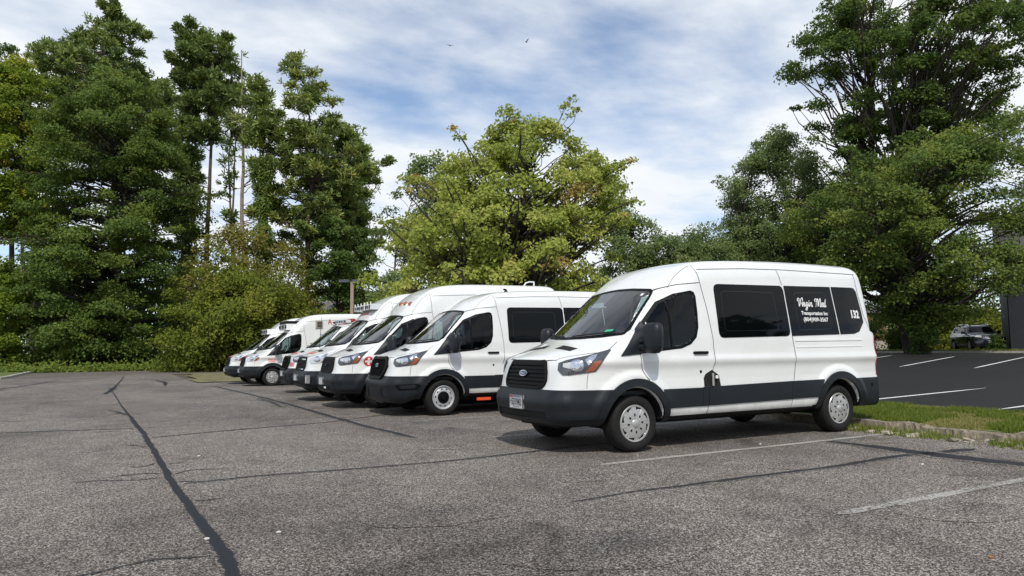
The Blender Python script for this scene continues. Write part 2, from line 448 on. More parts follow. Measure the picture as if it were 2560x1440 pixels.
class MB:
    def __init__(s):
        s.v = []; s.f = []; s.m = []

    def add(s, vs, fs, m=0):
        b = len(s.v)
        s.v += [tuple(v) for v in vs]
        s.f += [[i + b for i in f] for f in fs]
        s.m += [m] * len(fs)
        return s

    def box(s, c, d, rz=0.0, m=0, rx=0.0, ry=0.0, taper=1.0):
        mt = Matrix.Translation(c) @ Matrix.Rotation(rz, 4, 'Z') @ Matrix.Rotation(ry, 4, 'Y') @ Matrix.Rotation(rx, 4, 'X')
        vs = []
        for z in (-.5, .5):
            t = taper if z > 0 else 1.0
            for x, y in ((-.5, -.5), (.5, -.5), (.5, .5), (-.5, .5)):
                vs.append(mt @ Vector((x * d[0] * t, y * d[1] * t, z * d[2])))
        return s.add(vs, [[0, 3, 2, 1], [4, 5, 6, 7], [0, 1, 5, 4], [1, 2, 6, 5], [2, 3, 7, 6], [3, 0, 4, 7]], m)

    def tube(s, pts, rads, n=8, m=0, cap=True):
        pts = [Vector(p) for p in pts]
        if not isinstance(rads, (list, tuple)): rads = [rads] * len(pts)
        vs = []; fs = []
        for i, p in enumerate(pts):
            t = (pts[min(i + 1, len(pts) - 1)] - pts[max(i - 1, 0)]).normalized()
            a = t.cross(Vector((0, 0, 1)))
            if a.length < 1e-3: a = t.cross(Vector((1, 0, 0)))
            a.normalize(); bb = t.cross(a)
            for k in range(n):
                an = 2 * math.pi * k / n
                vs.append(p + (a * math.cos(an) + bb * math.sin(an)) * rads[i])
        for i in range(len(pts) - 1):
            for k in range(n):
                k2 = (k + 1) % n
                fs.append([i * n + k, i * n + k2, (i + 1) * n + k2, (i + 1) * n + k])
        if cap:
            fs.append(list(range(n - 1, -1, -1)))
            fs.append([(len(pts) - 1) * n + k for k in range(n)])
        return s.add(vs, fs, m)

    def lathe(s, prof, n=32, m=0, c=(0, 0, 0), close=False, sy=1):
        """profile of (radius, y) turned about the Y axis through c"""
        vs = []; fs = []
        for r, y in prof:
            for k in range(n):
                a = 2 * math.pi * k / n
                vs.append((c[0] + r * math.cos(a), c[1] + y * sy, c[2] + r * math.sin(a)))
        for i in range(len(prof) - 1):
            for k in range(n):
                k2 = (k + 1) % n
                q = [i * n + k, (i + 1) * n + k, (i + 1) * n + k2, i * n + k2]
                fs.append(q if sy > 0 else q[::-1])
        return s.add(vs, fs, m)

    def mesh(s, name, mats, smooth=False, recalc=True):
        me = np_mesh(name, s.v, s.f, mats, smooth, s.m)
        if recalc:
            bm = bmesh.new(); bm.from_mesh(me)
            bmesh.ops.recalc_face_normals(bm, faces=bm.faces)
            bm.to_mesh(me); bm.free()
        if smooth:
            me.set_sharp_from_angle(angle=R(38))
        return me

    def build(s, name, mats, parent=None, smooth=False, loc=None):
        return link(name, s.mesh(name, mats, smooth), parent, loc)


def sst(a, b, x):
    t = np.clip((x - a) / (b - a), 0, 1)
    return t * t * (3 - 2 * t)


def softp(t, k):
    return np.log1p(np.exp(np.clip(t * k, -50, 50))) / k


def zg(X, Y):
    """lie of the land: dips towards the far end of the row, climbs across the second lot"""
    X = np.asarray(X, float); Y = np.asarray(Y, float)
    a = -.008 * np.clip(softp(Y - 12, .6), 0, 34) * (1 - sst(3, 12, X))
    b = .0199 * np.clip(softp(X - 7.0, 1.5), 0, 60)
    return a + b


def zgf(x, y):
    return float(zg(x, y))


# ------------------------------------------------------------------ ground
def sheet(name, poly_fn, xs, ys, dz, m, kind='structure', parent=None):
    """sheet on the terrain over the grid xs x ys, cells kept where poly_fn(x,y) says so"""
    xs = np.asarray(xs, float); ys = np.asarray(ys, float)
    GX, GY = np.meshgrid(xs, ys, indexing='ij')
    GZ = zg(GX, GY) + dz
    V = np.stack([GX, GY, GZ], -1).reshape(-1, 3)
    ny = len(ys)
    I, J = np.meshgrid(np.arange(len(xs) - 1), np.arange(ny - 1), indexing='ij')
    F = np.stack([I * ny + J, (I + 1) * ny + J, (I + 1) * ny + J + 1, I * ny + J + 1], -1).reshape(-1, 4)
    if poly_fn is not None:
        cx = V[F].mean(1)
        F = F[poly_fn(cx[:, 0], cx[:, 1])]
    o = link(name, np_mesh(name, V, F, m), parent)
    if kind: o['kind'] = kind
    return o


gx = np.concatenate([np.linspace(-900, -80, 12), np.arange(-70, 120, 2.0), np.linspace(125, 900, 12)])
gy = np.concatenate([np.linspace(-600, -70, 8), np.arange(-60, 130, 2.0), np.linspace(140, 900, 12)])
sheet('ground', None, gx, gy, -0.03, M['earth'])
xs = np.arange(-50, 8.01, 0.5)
ys = np.arange(-40, 62.01, 0.5)
sheet('parking_lot', lambda x, y: ((x < -2.5) & (y < 46.4)) | ((x < 4.5) & (y < 27.0)), xs, ys, 0.0, M['asphalt'])
sheet('road', lambda x, y: (y > 46.4) & (y < 58.5) & (x < 4), np.arange(-60, 6.01, 1.0), np.arange(46, 60.01, .5), -0.004, M['road'])
sheet('grass_island', lambda x, y: (x > -2.6 + (y - 27) * .06) & (x < 6) & (y > 26.9) & (y < 46.4), np.arange(-3, 8.01, 0.5), np.arange(26.5, 47.01, .5), 0.03, M['dry_lawn'])
sheet('grass_corner', lambda x, y: (x < -11.5) & (y > 43) & (y < 62), np.arange(-40, -10.9, 0.5), np.arange(43, 62.1, .5), 0.10, M['lawn'])
sheet('grass_strip', lambda x, y: (x > 4.7) & (x < 7.35), np.arange(4.7, 7.41, .33), np.arange(-40, 27.01, .5), 0.10, M['lawn'])
sheet('second_lot', lambda x, y: (x > 7.3) & (x < 45.5), np.arange(7.3, 46.01, .5), np.arange(-40, 60.01, 1.0), -0.002, M['sealed'])
sheet('grass_verge', lambda x, y: (x > 45.7) & (x < 49.4), np.arange(45.7, 50, .5), np.arange(-40, 70.01, 1.0), 0.12, M['dry_lawn'])
sheet('street', lambda x, y: (x > 49.3) & (x < 66), np.arange(49, 66.01, 1.0), np.arange(-40, 80.01, 1.0), 0.10, M['road'])

# far kerb of the second lot and low concrete wall beyond the street
mb = MB()
for i in range(-40, 60, 2):
    mb.box((45.55, i + 1, zgf(45.55, i + 1) + .06), (.3, 1.99, .16))
tag(mb.build('far_kerb', M['pale_concrete']), kind='structure')
mb = MB()
for i in range(0, 56, 2):
    mb.box((-11.6, 43.0 + i * .33, zgf(-11.6, 43 + i * .33) + .05), (.2, .655, .16))
tag(mb.build('island_kerb', M['pale_concrete']), kind='structure')

# kerb beside the grass strip: whole behind the van, crumbled at the right
ky = np.arange(-9, 27.01, 0.045)
kx = np.arange(4.0, 4.98, 0.03)
GX, GY = np.meshgrid(kx, ky, indexing='ij')


def vnoise(x, y, s, seed):
    r = np.random.default_rng(seed); T = r.random((256, 256))
    x = x * s; y = y * s
    xi = np.floor(x).astype(int); yi = np.floor(y).astype(int)
    fx = x - xi; fy = y - yi
    fx = fx * fx * (3 - 2 * fx); fy = fy * fy * (3 - 2 * fy)
    g = lambda a, b: T[a % 256, b % 256]
    return (g(xi, yi) * (1 - fx) * (1 - fy) + g(xi + 1, yi) * fx * (1 - fy) + g(xi, yi + 1) * (1 - fx) * fy + g(xi + 1, yi + 1) * fx * fy)


brk = sst(0.25, -0.55, GY)
nz = vnoise(GX, GY, 3.0, 1) * .6 + vnoise(GX, GY, 9.0, 2) * .3 + vnoise(GX, GY, 25.0, 3) * .15
edge = np.minimum(4.50 + brk * (nz - .5) * .75, 4.68)
KZ = np.where(GX > edge, .115 + .012 * nz + brk * (nz - .72) * .16, -.035 + brk * np.clip(nz - .62, 0, 1) * .28 * sst(4.0, 4.12, GX))
KZ = np.maximum(KZ, -.04)
KZ = np.where(GX > 4.66, np.maximum(KZ, .095), KZ)
KZ = KZ + zg(GX, GY)
V = np.stack([GX, GY, KZ], -1).reshape(-1, 3)
nyk = len(ky)
I, J = np.meshgrid(np.arange(len(kx) - 1), np.arange(nyk - 1), indexing='ij')
F = np.stack([I * nyk + J, (I + 1) * nyk + J, (I + 1) * nyk + J + 1, I * nyk + J + 1], -1).reshape(-1, 4)
keep = ~(V[F][:, :, 2].max(1) < zg(V[F][:, 0, 0], V[F][:, 0, 1]) - .02)
kerb = tag(link('kerb', np_mesh('kerb', V, F[keep], M['concrete'])), kind='structure')


def rock_mesh(seed, sx, sy, sz):
    bm = bmesh.new()
    bmesh.ops.create_icosphere(bm, subdivisions=1, radius=1)
    r = random.Random(seed)
    for v in bm.verts:
        k = r.uniform(.65, 1.15)
        v.co = Vector((v.co.x * sx * k, v.co.y * sy * k, v.co.z * sz * k))
    me = bpy.data.meshes.new('concrete_chunk')
    bm.to_mesh(me); bm.free()
    me.materials.append(M['rubble'])
    return me


rocks = [rock_mesh(i, .075, .11, .035) for i in range(5)]
rr = random.Random(4)
for i in range(46):
    y = rr.uniform(-2.9, .1); x = rr.uniform(4.0, 4.55)
    o = link('concrete_chunk', rocks[i % 5], kerb, (x, y, .01 + zgf(x, y)))
    o.rotation_euler = (rr.uniform(-.3, .3), rr.uniform(-.3, .3), rr.uniform(0, 6.3))
    k = rr.uniform(.35, 1.25); o.scale = (k, k, k)


# crack sealant seams: wavy strips 4 mm above the asphalt
def strip(name, pts, width, dz, m, wob=0.24, step=0.05, kind='structure', seed=0):
    r = np.random.default_rng(seed)
    P = np.array(pts, float)
    seg = np.hypot(*np.diff(P, axis=0).T)
    cum = np.concatenate([[0], np.cumsum(seg)])
    n = max(4, int(cum[-1] / step))
    t = np.linspace(0, cum[-1], n)
    x = np.interp(t, cum, P[:, 0]); y = np.interp(t, cum, P[:, 1])
    tx = np.gradient(x); ty = np.gradient(y)
    ln = np.hypot(tx, ty); nx_ = -ty / ln; ny_ = tx / ln
    ww = np.interp(t, cum, width) if isinstance(width, (list, tuple)) else np.full(n, width)

    def sm(k, s):
        a = r.normal(size=n + 2 * k)
        return np.convolve(a, np.ones(k) / k, 'same')[k:k + n] * s
    c = (sm(24, 1.6) + sm(7, .35)) * wob * ww
    a1 = ww * .5 * (1 + wob * (sm(5, 1.0) + sm(2, .4)))
    a2 = ww * .5 * (1 + wob * (sm(5, 1.0) + sm(2, .4)))
    end = np.minimum(1, np.minimum(np.arange(n), np.arange(n)[::-1]) / 4 + .15)
    a1 *= end; a2 *= end
    k4 = m is M['tar']
    off = [c + a1 * 1.7, c + a1 * .40, c - a2 * .40, c - a2 * 1.7] if k4 else [c + a1, c - a2]
    nk = len(off)
    X = np.stack([x + nx_ * q for q in off], 1)
    Y = np.stack([y + ny_ * q for q in off], 1)
    Z = zg(X, Y) + dz
    V = np.stack([X, Y, Z], -1).reshape(-1, 3)
    i = np.arange(n - 1)
    F = np.concatenate([np.stack([nk * i + q, nk * i + q + 1, nk * i + nk + q + 1, nk * i + nk + q], -1) for q in range(nk - 1)])
    if k4:
        me = np_mesh(name, V, F, m)
        at = me.attributes.new('core', 'FLOAT', 'POINT')
        at.data.foreach_set('value', np.tile([0, .72, .72, 0], n).astype(np.float32))
        o = link(name, me)
        if kind: o['kind'] = kind
        return o
    o = link(name, np_mesh(name, V, F, m))
    if kind: o['kind'] = kind
    return o


seams = [
    ([(-4.82, -4.5), (-4.82, -2.2), (-4.86, -.9), (-4.94, .6), (-4.99, 2.2), (-5.04, 4.2), (-5.12, 6.2), (-5.2, 7.8), (-5.26, 9.4)], [.115, .095, .075, .065, .068, .07, .075, .085, .05]),
    ([(-5.26, 9.3), (-5.42, 13.0), (-5.6, 18.6), (-5.75, 22.0)], [.05, .03, .03, .02]),
    ([(-5.26, 9.2), (-5.48, 10.5), (-5.72, 11.3)], [.08, .06, .03]),
    ([(-5.24, 9.4), (-4.86, 9.6)], [.06, .03]),
    ([(-4.85, .70), (-4.2, .77), (-3.2, .67), (-2.2, .62), (-1.2, .70), (-.2, .82), (1.0, .9)], [.05, .05, .05, .05, .055, .05, .03]),
    ([(-5.04, 4.93), (-4.3, 5.15), (-3.4, 5.4), (-2.4, 5.6), (-1.98, 5.8), (-.94, 6.45), (.2, 6.9)], [.05, .055, .06, .06, .07, .035, .03]),
    ([(-9.0, 7.4), (-7.0, 6.95), (-6.2, 6.75), (-5.2, 6.48)], [.05, .05, .055, .05]),
    ([(-2.3, 22.5), (-2.1, 15.7), (-1.98, 11.3), (-1.94, 8.1), (-1.9, 6.1), (-1.87, 4.5), (-1.76, 3.1), (-1.72, 2.75)], [.10, .10, .10, .10, .11, .09, .11, .04]),
    ([(-2.35, 12.7), (-2.16, 11.5), (-2.28, 9.5)], [.07, .09, .04]),
    ([(-2.2, 13.2), (-2.1, 10.9)], [.06, .05]),
    ([(-2.15, -1.87), (-1.5, -1.8), (-.9, -1.84), (-.5, -1.81)], [.03, .03, .05, .10]),
    ([(-.55, -1.82), (.1, -1.84), (1.2, -1.87), (2.3, -1.8), (3.6, -1.95)], [.10, .07, .07, .10, .14]),
    ([(2.73, -.5), (2.74, -1.3), (2.72, -2.1), (2.88, -2.9), (2.9, -4)], [.10, .22, .30, .26, .2]),
    ([(-5.9, 6.28), (-5.28, 6.1)], [.03, .02]),
    ([(-5.35, 4.25), (-5.05, 3.8)], [.03, .03]),
    ([(-5.85, 18.8), (-5.65, 24.0), (-6.2, 24.6)], [.10, .22, .05]),
    ([(-5.66, 24.0), (-5.5, 32), (-5.3, 44)], [.10, .06, .05]),
    ([(-3.9, 24.5), (-3.7, 29.0), (-4.0, 34.0)], [.05, .22, .06]),
    ([(-9.8, 24.2), (-8.9, 31.0), (-8.4, 38)], [.18, .14, .06]),
    ([(-12.0, 18.3), (-8.0, 17.9)], [.10, .05]),
    ([(-5.6, 15.0), (-3.0, 15.3), (-1.9, 15.8)], [.02, .03, .03]),
]
for i, (p, wd) in enumerate(seams):
    strip('crack_seal', p, wd, 0.004, M['tar'], seed=i + 20)

# hairline branches off the two long seams, and oil drips in the bays
rb_ = np.random.default_rng(77)
for i in range(26):
    on_a = rb_.random() < .6
    y = rb_.uniform(-3.5, 9) if on_a else rb_.uniform(3, 20)
    x = (np.interp(y, [-4.5, .6, 6.2, 9.4], [-4.82, -4.94, -5.12, -5.26]) if on_a else np.interp(y, [2.75, 6, 15.7, 22.5], [-1.72, -1.9, -2.1, -2.3]))
    sg = rb_.choice([-1, 1]); ln = rb_.uniform(.25, 1.1)
    p = [(x, y)]
    for k in range(3): p.append((p[-1][0] + sg * ln / 3, p[-1][1] + rb_.normal() * .10))
    strip('crack_seal', p, [.03, .025, .02, .012], 0.0035, M['tar'], seed=200 + i)
for i, (x, y, q) in enumerate(((-.2, 2.0, .55), (-.9, 3.3, .7), (.5, 4.0, .5), (-1.3, -1.0, .45), (.9, -1.5, .5), (2.4, -3.2, .8), (-2.6, -3.0, .9), (-1.7, 1.7, .4), (-1.5, 9.0, .6), (-1.2, 12.2, .6), (-3.2, -1.6, .7), (.3, -3.6, .6), (1.5, 2.6, .6))):
    nr = 18
    an = np.arange(nr) * 2 * np.pi / nr
    rr_ = q * (.6 + .5 * rb_.random(nr)); rr_ = (rr_ + np.roll(rr_, 1) + np.roll(rr_, -1)) / 3
    px_ = np.concatenate([[x], x + np.cos(an) * rr_ * .5 * 1.2, x + np.cos(an) * rr_ * 1.2]); py_ = np.concatenate([[y], y + np.sin(an) * rr_ * .5 * .75, y + np.sin(an) * rr_ * .75])
    V = np.stack([px_, py_, zg(px_, py_) + .0028 + .0001 * i], 1)
    k = np.arange(nr); k2 = (k + 1) % nr
    F = [[0, 1 + p_, 1 + q_] for p_, q_ in zip(k, k2)] + [[1 + p_, 1 + nr + p_, 1 + nr + q_, 1 + q_] for p_, q_ in zip(k, k2)]
    me = np_mesh('oil_stain', V, F, M['tar'])
    at = me.attributes.new('core', 'FLOAT', 'POINT')
    at.data.foreach_set('value', np.concatenate([[.34], np.full(nr, .27), np.zeros(nr)]).astype(np.float32))
    link('oil_stain', me)['kind'] = 'structure'

# bay lines
for k, (x0, x1, wd, mm) in enumerate(((-.75, 4.1, .10, 'line_faint'), (-.95, 4.15, .095, 'line_ok'), (-.92, 4.2, .085, 'line_faint'),
                                      (-.95, 4.2, .085, 'line_faint'), (-.9, 4.2, .085, 'line_faint'), (-.9, 4.2, .085, 'line_faint'))):
    y = -.50 + 2.743 * (k - 1)
    o = strip('bay_line', [(x0, y), (x1, y)], wd, 0.0045, M[mm], wob=.10, seed=k + 3)

# fresh lines on the second lot
for k, (x0, y0, x1, y1) in enumerate(((7.6, 3.18, 13.9, 3.22), (8.4, .45, 13.9, .45), (23.5, 11.6, 36, 16.2), (23.5, 8.6, 36, 12.6), (23.5, 15.5, 37, 20.6), (23.5, 5.6, 36, 9.2))):
    strip('fresh_bay_line', [(x0, y0), (x1, y1)], .11, 0.004, M['line_new'], wob=.03, step=.4, seed=k)


# ------------------------------------------------------------------ grass and ground cover
def leaf_quads(P, Nrm, size, tint, aspect=0.62, fold=0.18, r=rng):
    """one folded kite per leaf: P (n,3), normals (n,3)"""
    n = len(P)
    Nrm = Nrm / (np.linalg.norm(Nrm, axis=1, keepdims=True) + 1e-9)
    a = r.normal(size=(n, 3))
    U = np.cross(Nrm, a); U /= (np.linalg.norm(U, axis=1, keepdims=True) + 1e-9)
    W = np.cross(Nrm, U)
    s = (np.asarray(size) * r.uniform(.7, 1.3, n))[:, None]
    v0 = P - U * s * .5
    v1 = P + W * s * aspect * .5 + Nrm * s * fold - U * s * .05
    v2 = P + U * s * .5
    v3 = P - W * s * aspect * .5 + Nrm * s * fold - U * s * .05
    V = np.stack([v0, v1, v2, v3], 1).reshape(-1, 3)
    F = np.arange(4 * n).reshape(-1, 4)
    return V, F, tint


def leaf_mesh(name, P, Nrm, size, tint, m, **kw):
    V, F, t = leaf_quads(P, Nrm, size, np.clip(tint, 0, 1), **kw)
    return np_mesh(name, V, F, m, tint=t)


def blades(name, X, Y, h, tint, wd=.012, dz=.1, lean=.5):
    n = len(X)
    Z = zg(X, Y) + dz
    an = rng.uniform(0, 6.283, n)
    ln = rng.uniform(.1, lean, n) * h
    bx = np.cos(an) * wd; by = np.sin(an) * wd
    la = rng.uniform(0, 6.283, n)
    v0 = np.stack([X - bx, Y - by, Z], 1); v1 = np.stack([X + bx, Y + by, Z], 1)
    v2 = np.stack([X + np.cos(la) * ln, Y + np.sin(la) * ln, Z + h], 1)
    V = np.stack([v0, v1, v2], 1).reshape(-1, 3)
    return np_mesh(name, V, np.arange(3 * n).reshape(-1, 3), M['grass_blade'], tint=np.clip(tint, 0, 1))


n = 110000
X = rng.uniform(4.66, 7.5, n); Y = np.where(rng.random(n) < .8, rng.uniform(-4.5, 3.5, n), rng.uniform(3.5, 20, n))
dry = vnoise(X, Y, 1.1, 5)
ti = .25 + .35 * rng.random(n) + np.where(dry > .68, .4, 0)
edge_ok = X > 4.62 + brk.min() + .3 * vnoise(X, Y, 4, 8) * (Y < .3)
o = link('grass', blades('grass', X[edge_ok], Y[edge_ok], (.03 + .065 * rng.random(n)**1.5)[edge_ok] * np.where(dry > .68, .6, 1)[edge_ok], ti[edge_ok]))
o['kind'] = 'stuff'
n = 2600
X = rng.normal(4.25, .16, n); Y = rng.choice([-2.25, -1.0, -.25, .12, -2.6], n, p=[.35, .15, .15, .15, .2]) + rng.normal(0, .22, n)
o = link('weeds', blades('weeds', X, Y, .03 + .08 * rng.random(n), .3 + .4 * rng.random(n), dz=0.0, wd=.008)); o['kind'] = 'stuff'
n = 16000
X = rng.uniform(-40, 3, n); Y = 58.2 + rng.gamma(1.6, 1.3, n)
P = np.stack([X, Y, zg(X, Y) + rng.gamma(1.5, .16, n)], 1)
Nn = rng.normal(size=(n, 3)) * .6 + np.array([-.2, -.5, .8])
o = link('ground_cover', leaf_mesh('ground_cover', P, Nn, .24, .3 + .5 * rng.random(n), M['ivy_leaf'])); o['kind'] = 'stuff'
n = 9000
X = rng.uniform(45.9, 49.2, n); Y = rng.uniform(0, 50, n)
o = link('verge_grass', blades('verge_grass', X, Y, .08 + .10 * rng.random(n), .35 + .5 * rng.random(n), wd=.03, dz=.12)); o['kind'] = 'stuff'

# ------------------------------------------------------------------ vehicle bodies (signed-distance shells meshed with surface nets)
def polyline_spline(pts, n=6):
    """Catmull-Rom through closed 2D points; a point given with a third value stays a corner"""
    P = [np.array(p[:2], float) for p in pts]
    K = [len(p) > 2 for p in pts]
    o = []
    m = len(P)
    for i in range(m):
        p0, p1, p2, p3 = P[i - 1], P[i], P[(i + 1) % m], P[(i + 2) % m]
        t1 = (p2 - p1) if K[i] else (p2 - p0) * .5
        t2 = (p2 - p1) if K[(i + 1) % m] else (p3 - p1) * .5
        d = np.linalg.norm(p2 - p1)
        for t in (t1, t2):
            l = np.linalg.norm(t)
            if l > d * 1.2: t *= d * 1.2 / l
        for k in range(n):
            t = k / n
            o.append((2 * t**3 - 3 * t**2 + 1) * p1 + (t**3 - 2 * t**2 + t) * t1 + (-2 * t**3 + 3 * t**2) * p2 + (t**3 - t**2) * t2)
    return np.array(o)


def poly_sdf(poly, x, z):
    q = np.roll(poly, -1, 0)
    d2 = np.full(x.shape, 1e9); ins = np.zeros(x.shape, bool)
    for a, b in zip(poly, q):
        e = b - a
        wx = x - a[0]; wz = z - a[1]
        t = np.clip((wx * e[0] + wz * e[1]) / (e @ e + 1e-12), 0, 1)
        d2 = np.minimum(d2, (wx - e[0] * t)**2 + (wz - e[1] * t)**2)
        c = (a[1] > z) != (b[1] > z)
        with np.errstate(divide='ignore', invalid='ignore'):
            xi = a[0] + (z - a[1]) * e[0] / (e[1] if e[1] else 1e-12)
        ins ^= c & (x < xi)
    d = np.sqrt(d2)
    return np.where(ins, -d, d)


class Table:
    """profile distance baked on a 1 cm grid"""
    def __init__(s, poly, h=.012):
        s.poly = poly
        lo = poly.min(0) - .6; hi = poly.max(0) + .6
        s.lo = lo; s.h = h
        s.n = np.ceil((hi - lo) / h).astype(int)
        gx, gz = np.meshgrid(lo[0] + np.arange(s.n[0]) * h, lo[1] + np.arange(s.n[1]) * h, indexing='ij')
        s.T = poly_sdf(poly, gx, gz)

    def __call__(s, x, z):
        u = np.clip((x - s.lo[0]) / s.h, 0, s.n[0] - 1.001); v = np.clip((z - s.lo[1]) / s.h, 0, s.n[1] - 1.001)
        i = u.astype(int); j = v.astype(int); fu = u - i; fv = v - j
        T = s.T
        return T[i, j] * (1 - fu) * (1 - fv) + T[i + 1, j] * fu * (1 - fv) + T[i, j + 1] * (1 - fu) * fv + T[i + 1, j + 1] * fu * fv


def smax(a, b, k):
    h = np.maximum(k - np.abs(a - b), 0) / k
    return np.maximum(a, b) + h * h * k * .25


def surface_nets(Fn, lo, hi, h):
    ax = [np.arange(l, u + h, h) for l, u in zip(lo, hi)]
    G = np.stack(np.meshgrid(*ax, indexing='ij'), -1)
    sh = G.shape[:3]
    f = Fn(G.reshape(-1, 3)).reshape(sh)
    s = f < 0
    cs = [(i, j, k) for i in (0, 1) for j in (0, 1) for k in (0, 1)]
    cut = lambda A, c: A[c[0]:sh[0] - 1 + c[0], c[1]:sh[1] - 1 + c[1], c[2]:sh[2] - 1 + c[2]]
    cnt = sum(cut(s, c).astype(np.int8) for c in cs)
    act = (cnt > 0) & (cnt < 8)
    idx = np.full(act.shape, -1, np.int64)
    A = np.argwhere(act)
    idx[act] = np.arange(len(A))
    vals = np.stack([f[A[:, 0] + c[0], A[:, 1] + c[1], A[:, 2] + c[2]] for c in cs], 1)
    acc = np.zeros((len(A), 3)); num = np.zeros(len(A))
    C = np.array(cs, float)
    for a in range(8):
        for b in range(a + 1, 8):
            if abs(C[a] - C[b]).sum() != 1: continue
            va, vb = vals[:, a], vals[:, b]
            x = (va < 0) != (vb < 0)
            t = np.where(x, va / np.where(x, va - vb, 1), 0)
            acc += np.where(x[:, None], C[a] + (C[b] - C[a]) * t[:, None], 0)
            num += x
    V = (A + acc / num[:, None]) * h + np.array([a[0] for a in ax])
    Fs = []
    for d in range(3):
        e1, e2 = (d + 1) % 3, (d + 2) % 3
        sa = [slice(None)] * 3; sb = [slice(None)] * 3
        sa[d] = slice(0, -1); sb[d] = slice(1, None)
        X = np.argwhere(s[tuple(sa)] != s[tuple(sb)])
        X = X[(X[:, e1] > 0) & (X[:, e2] > 0) & (X[:, e1] < sh[e1] - 1) & (X[:, e2] < sh[e2] - 1)]
        st = s[X[:, 0], X[:, 1], X[:, 2]]

        def g(o1, o2):
            Y = X.copy(); Y[:, e1] += o1; Y[:, e2] += o2
            return idx[Y[:, 0], Y[:, 1], Y[:, 2]]
        q = np.stack([g(-1, -1), g(0, -1), g(0, 0), g(-1, 0)], 1)
        q[~st] = q[~st][:, ::-1]
        Fs.append(q)
    return V, np.concatenate(Fs)


def grad(Fn, V, e=.004):
    g = np.stack([Fn(V + np.eye(3)[i] * e) - Fn(V - np.eye(3)[i] * e) for i in range(3)], 1) / (2 * e)
    return g


def refine(Fn, V, it=4):
    for _ in range(it):
        g = grad(Fn, V)
        f = Fn(V)
        V = V - np.clip(f / ((g**2).sum(1) + 1e-6), -.02, .02)[:, None] * g * .9
    return V


def in_poly(poly, x, y):
    ins = np.zeros(len(x), bool)
    n = len(poly)
    for i in range(n):
        (ax, ay), (bx, by) = poly[i], poly[(i + 1) % n]
        c = (ay > y) != (by > y)
        ins ^= c & (x < (bx - ax) * (y - ay) / ((by - ay) if by != ay else 1e-12) + ax)
    return ins


def shell(Fn, lo, hi, h, name, mats, mi_fn=None, del_fn=None):
    V, F = surface_nets(Fn, lo, hi, h)
    V = refine(Fn, V)
    g = grad(Fn, V); g /= np.linalg.norm(g, axis=1, keepdims=True) + 1e-9
    bvh = BVHTree.FromPolygons([Vector(v) for v in V], F.tolist())
    C = V[F].mean(1); NF = g[F].mean(1)
    mi = mi_fn(C, NF) if mi_fn is not None else None
    if del_fn is not None:
        k = ~del_fn(C, NF)
        F = F[k]
        if mi is not None: mi = mi[k]
    me = np_mesh(name, V, F, mats, True, mi)
    me.normals_split_custom_set_from_vertices(g.tolist())
    return me, bvh


WB = 3.75
ZC = .345
NOSE = [(4.55, .34, 1), (-.80, .34, 1), (-.97, .36), (-1.035, .46), (-1.03, .66), (-.985, .75), (-.945, .90), (-.905, 1.05), (-.855, 1.125), (-.70, 1.20),
        (-.50, 1.275), (-.385, 1.322), (-.31, 1.36, 1), (.12, 1.70), (.58, 2.055)]
ROOF = {'low': [(.85, 2.125), (1.2, 2.175), (2.0, 2.20), (3.2, 2.20), (4.3, 2.19), (4.53, 2.12), (4.64, 1.95), (4.69, 1.7)],
        'mid': [(.80, 2.215), (1.05, 2.345), (1.35, 2.42), (2.0, 2.47), (3.0, 2.505), (4.1, 2.51), (4.45, 2.495), (4.60, 2.42), (4.665, 2.25), (4.70, 1.9)],
        'high': [(.78, 2.28), (1.0, 2.48), (1.3, 2.66), (1.7, 2.76), (2.5, 2.805), (4.1, 2.83), (4.45, 2.815), (4.60, 2.72), (4.665, 2.45), (4.70, 2.0)]}
TAIL = [(4.725, 1.3), (4.735, .8), (4.735, .45), (4.70, .36)]
WZ = np.array([(.20, .97), (.34, .985), (.42, 1.003), (.55, 1.012), (.74, 1.014), (.84, 1.006), (.95, 1.004), (1.00, 1.008), (1.065, 1.033), (1.10, 1.031), (1.15, 1.013), (1.22, 1.006),
               (1.36, .998), (1.6, .972), (2.0, .918), (2.25, .885), (2.5, .855), (2.8, .83)])
_wz_x = np.linspace(.2, 2.8, 261)
_wz = np.convolve(np.pad(np.interp(_wz_x, WZ[:, 0], WZ[:, 1]), 2, mode='edge'), np.ones(5) / 5, 'valid')


def halfw(x, z):
    wv = np.interp(z, _wz_x, _wz)
    wv = wv - .33 * np.clip(-x / 1.05, 0, 1.3)**2.4
    wv = wv - .05 * sst(.7, -.3, x) * sst(1.25, 1.7, z)
    wv = wv - .028 * sst(3.9, 4.75, x)**2
    for xa in (0, WB):
        d = np.hypot(x - xa, z - ZC)
        wv = wv + .030 * (1 - sst(.555, .655, d)) * sst(.35, .6, z)
    return wv


def make_body_fn(roof, tab):
    def Fn(P, arches=True, grow=0.0):
        x, y, z = P[:, 0], P[:, 1], P[:, 2]
        ay = np.abs(y)
        wf = sst(1.3, -.1, x)
        xs = x - (.115 + .125 * sst(1.1, 1.45, z)) * ay**2 * wf + .018 * ay**2 * sst(3.8, 4.6, x)
        zs = z + .055 * ay**2 * sst(.95, 1.2, z)
        Fp = tab(xs, zs)
        Fs = (ay - halfw(x, z)) * .98
        f = smax(Fp, Fs, np.where(z > 1.45, .26, .15) - .07 * sst(4.2, 4.6, x)) - grow
        if arches:
            for xa in (0, WB):
                d = np.hypot(x - xa, z - ZC)
                f = np.maximum(f, -np.maximum(d - .425, .52 - ay))
        return f
    return Fn


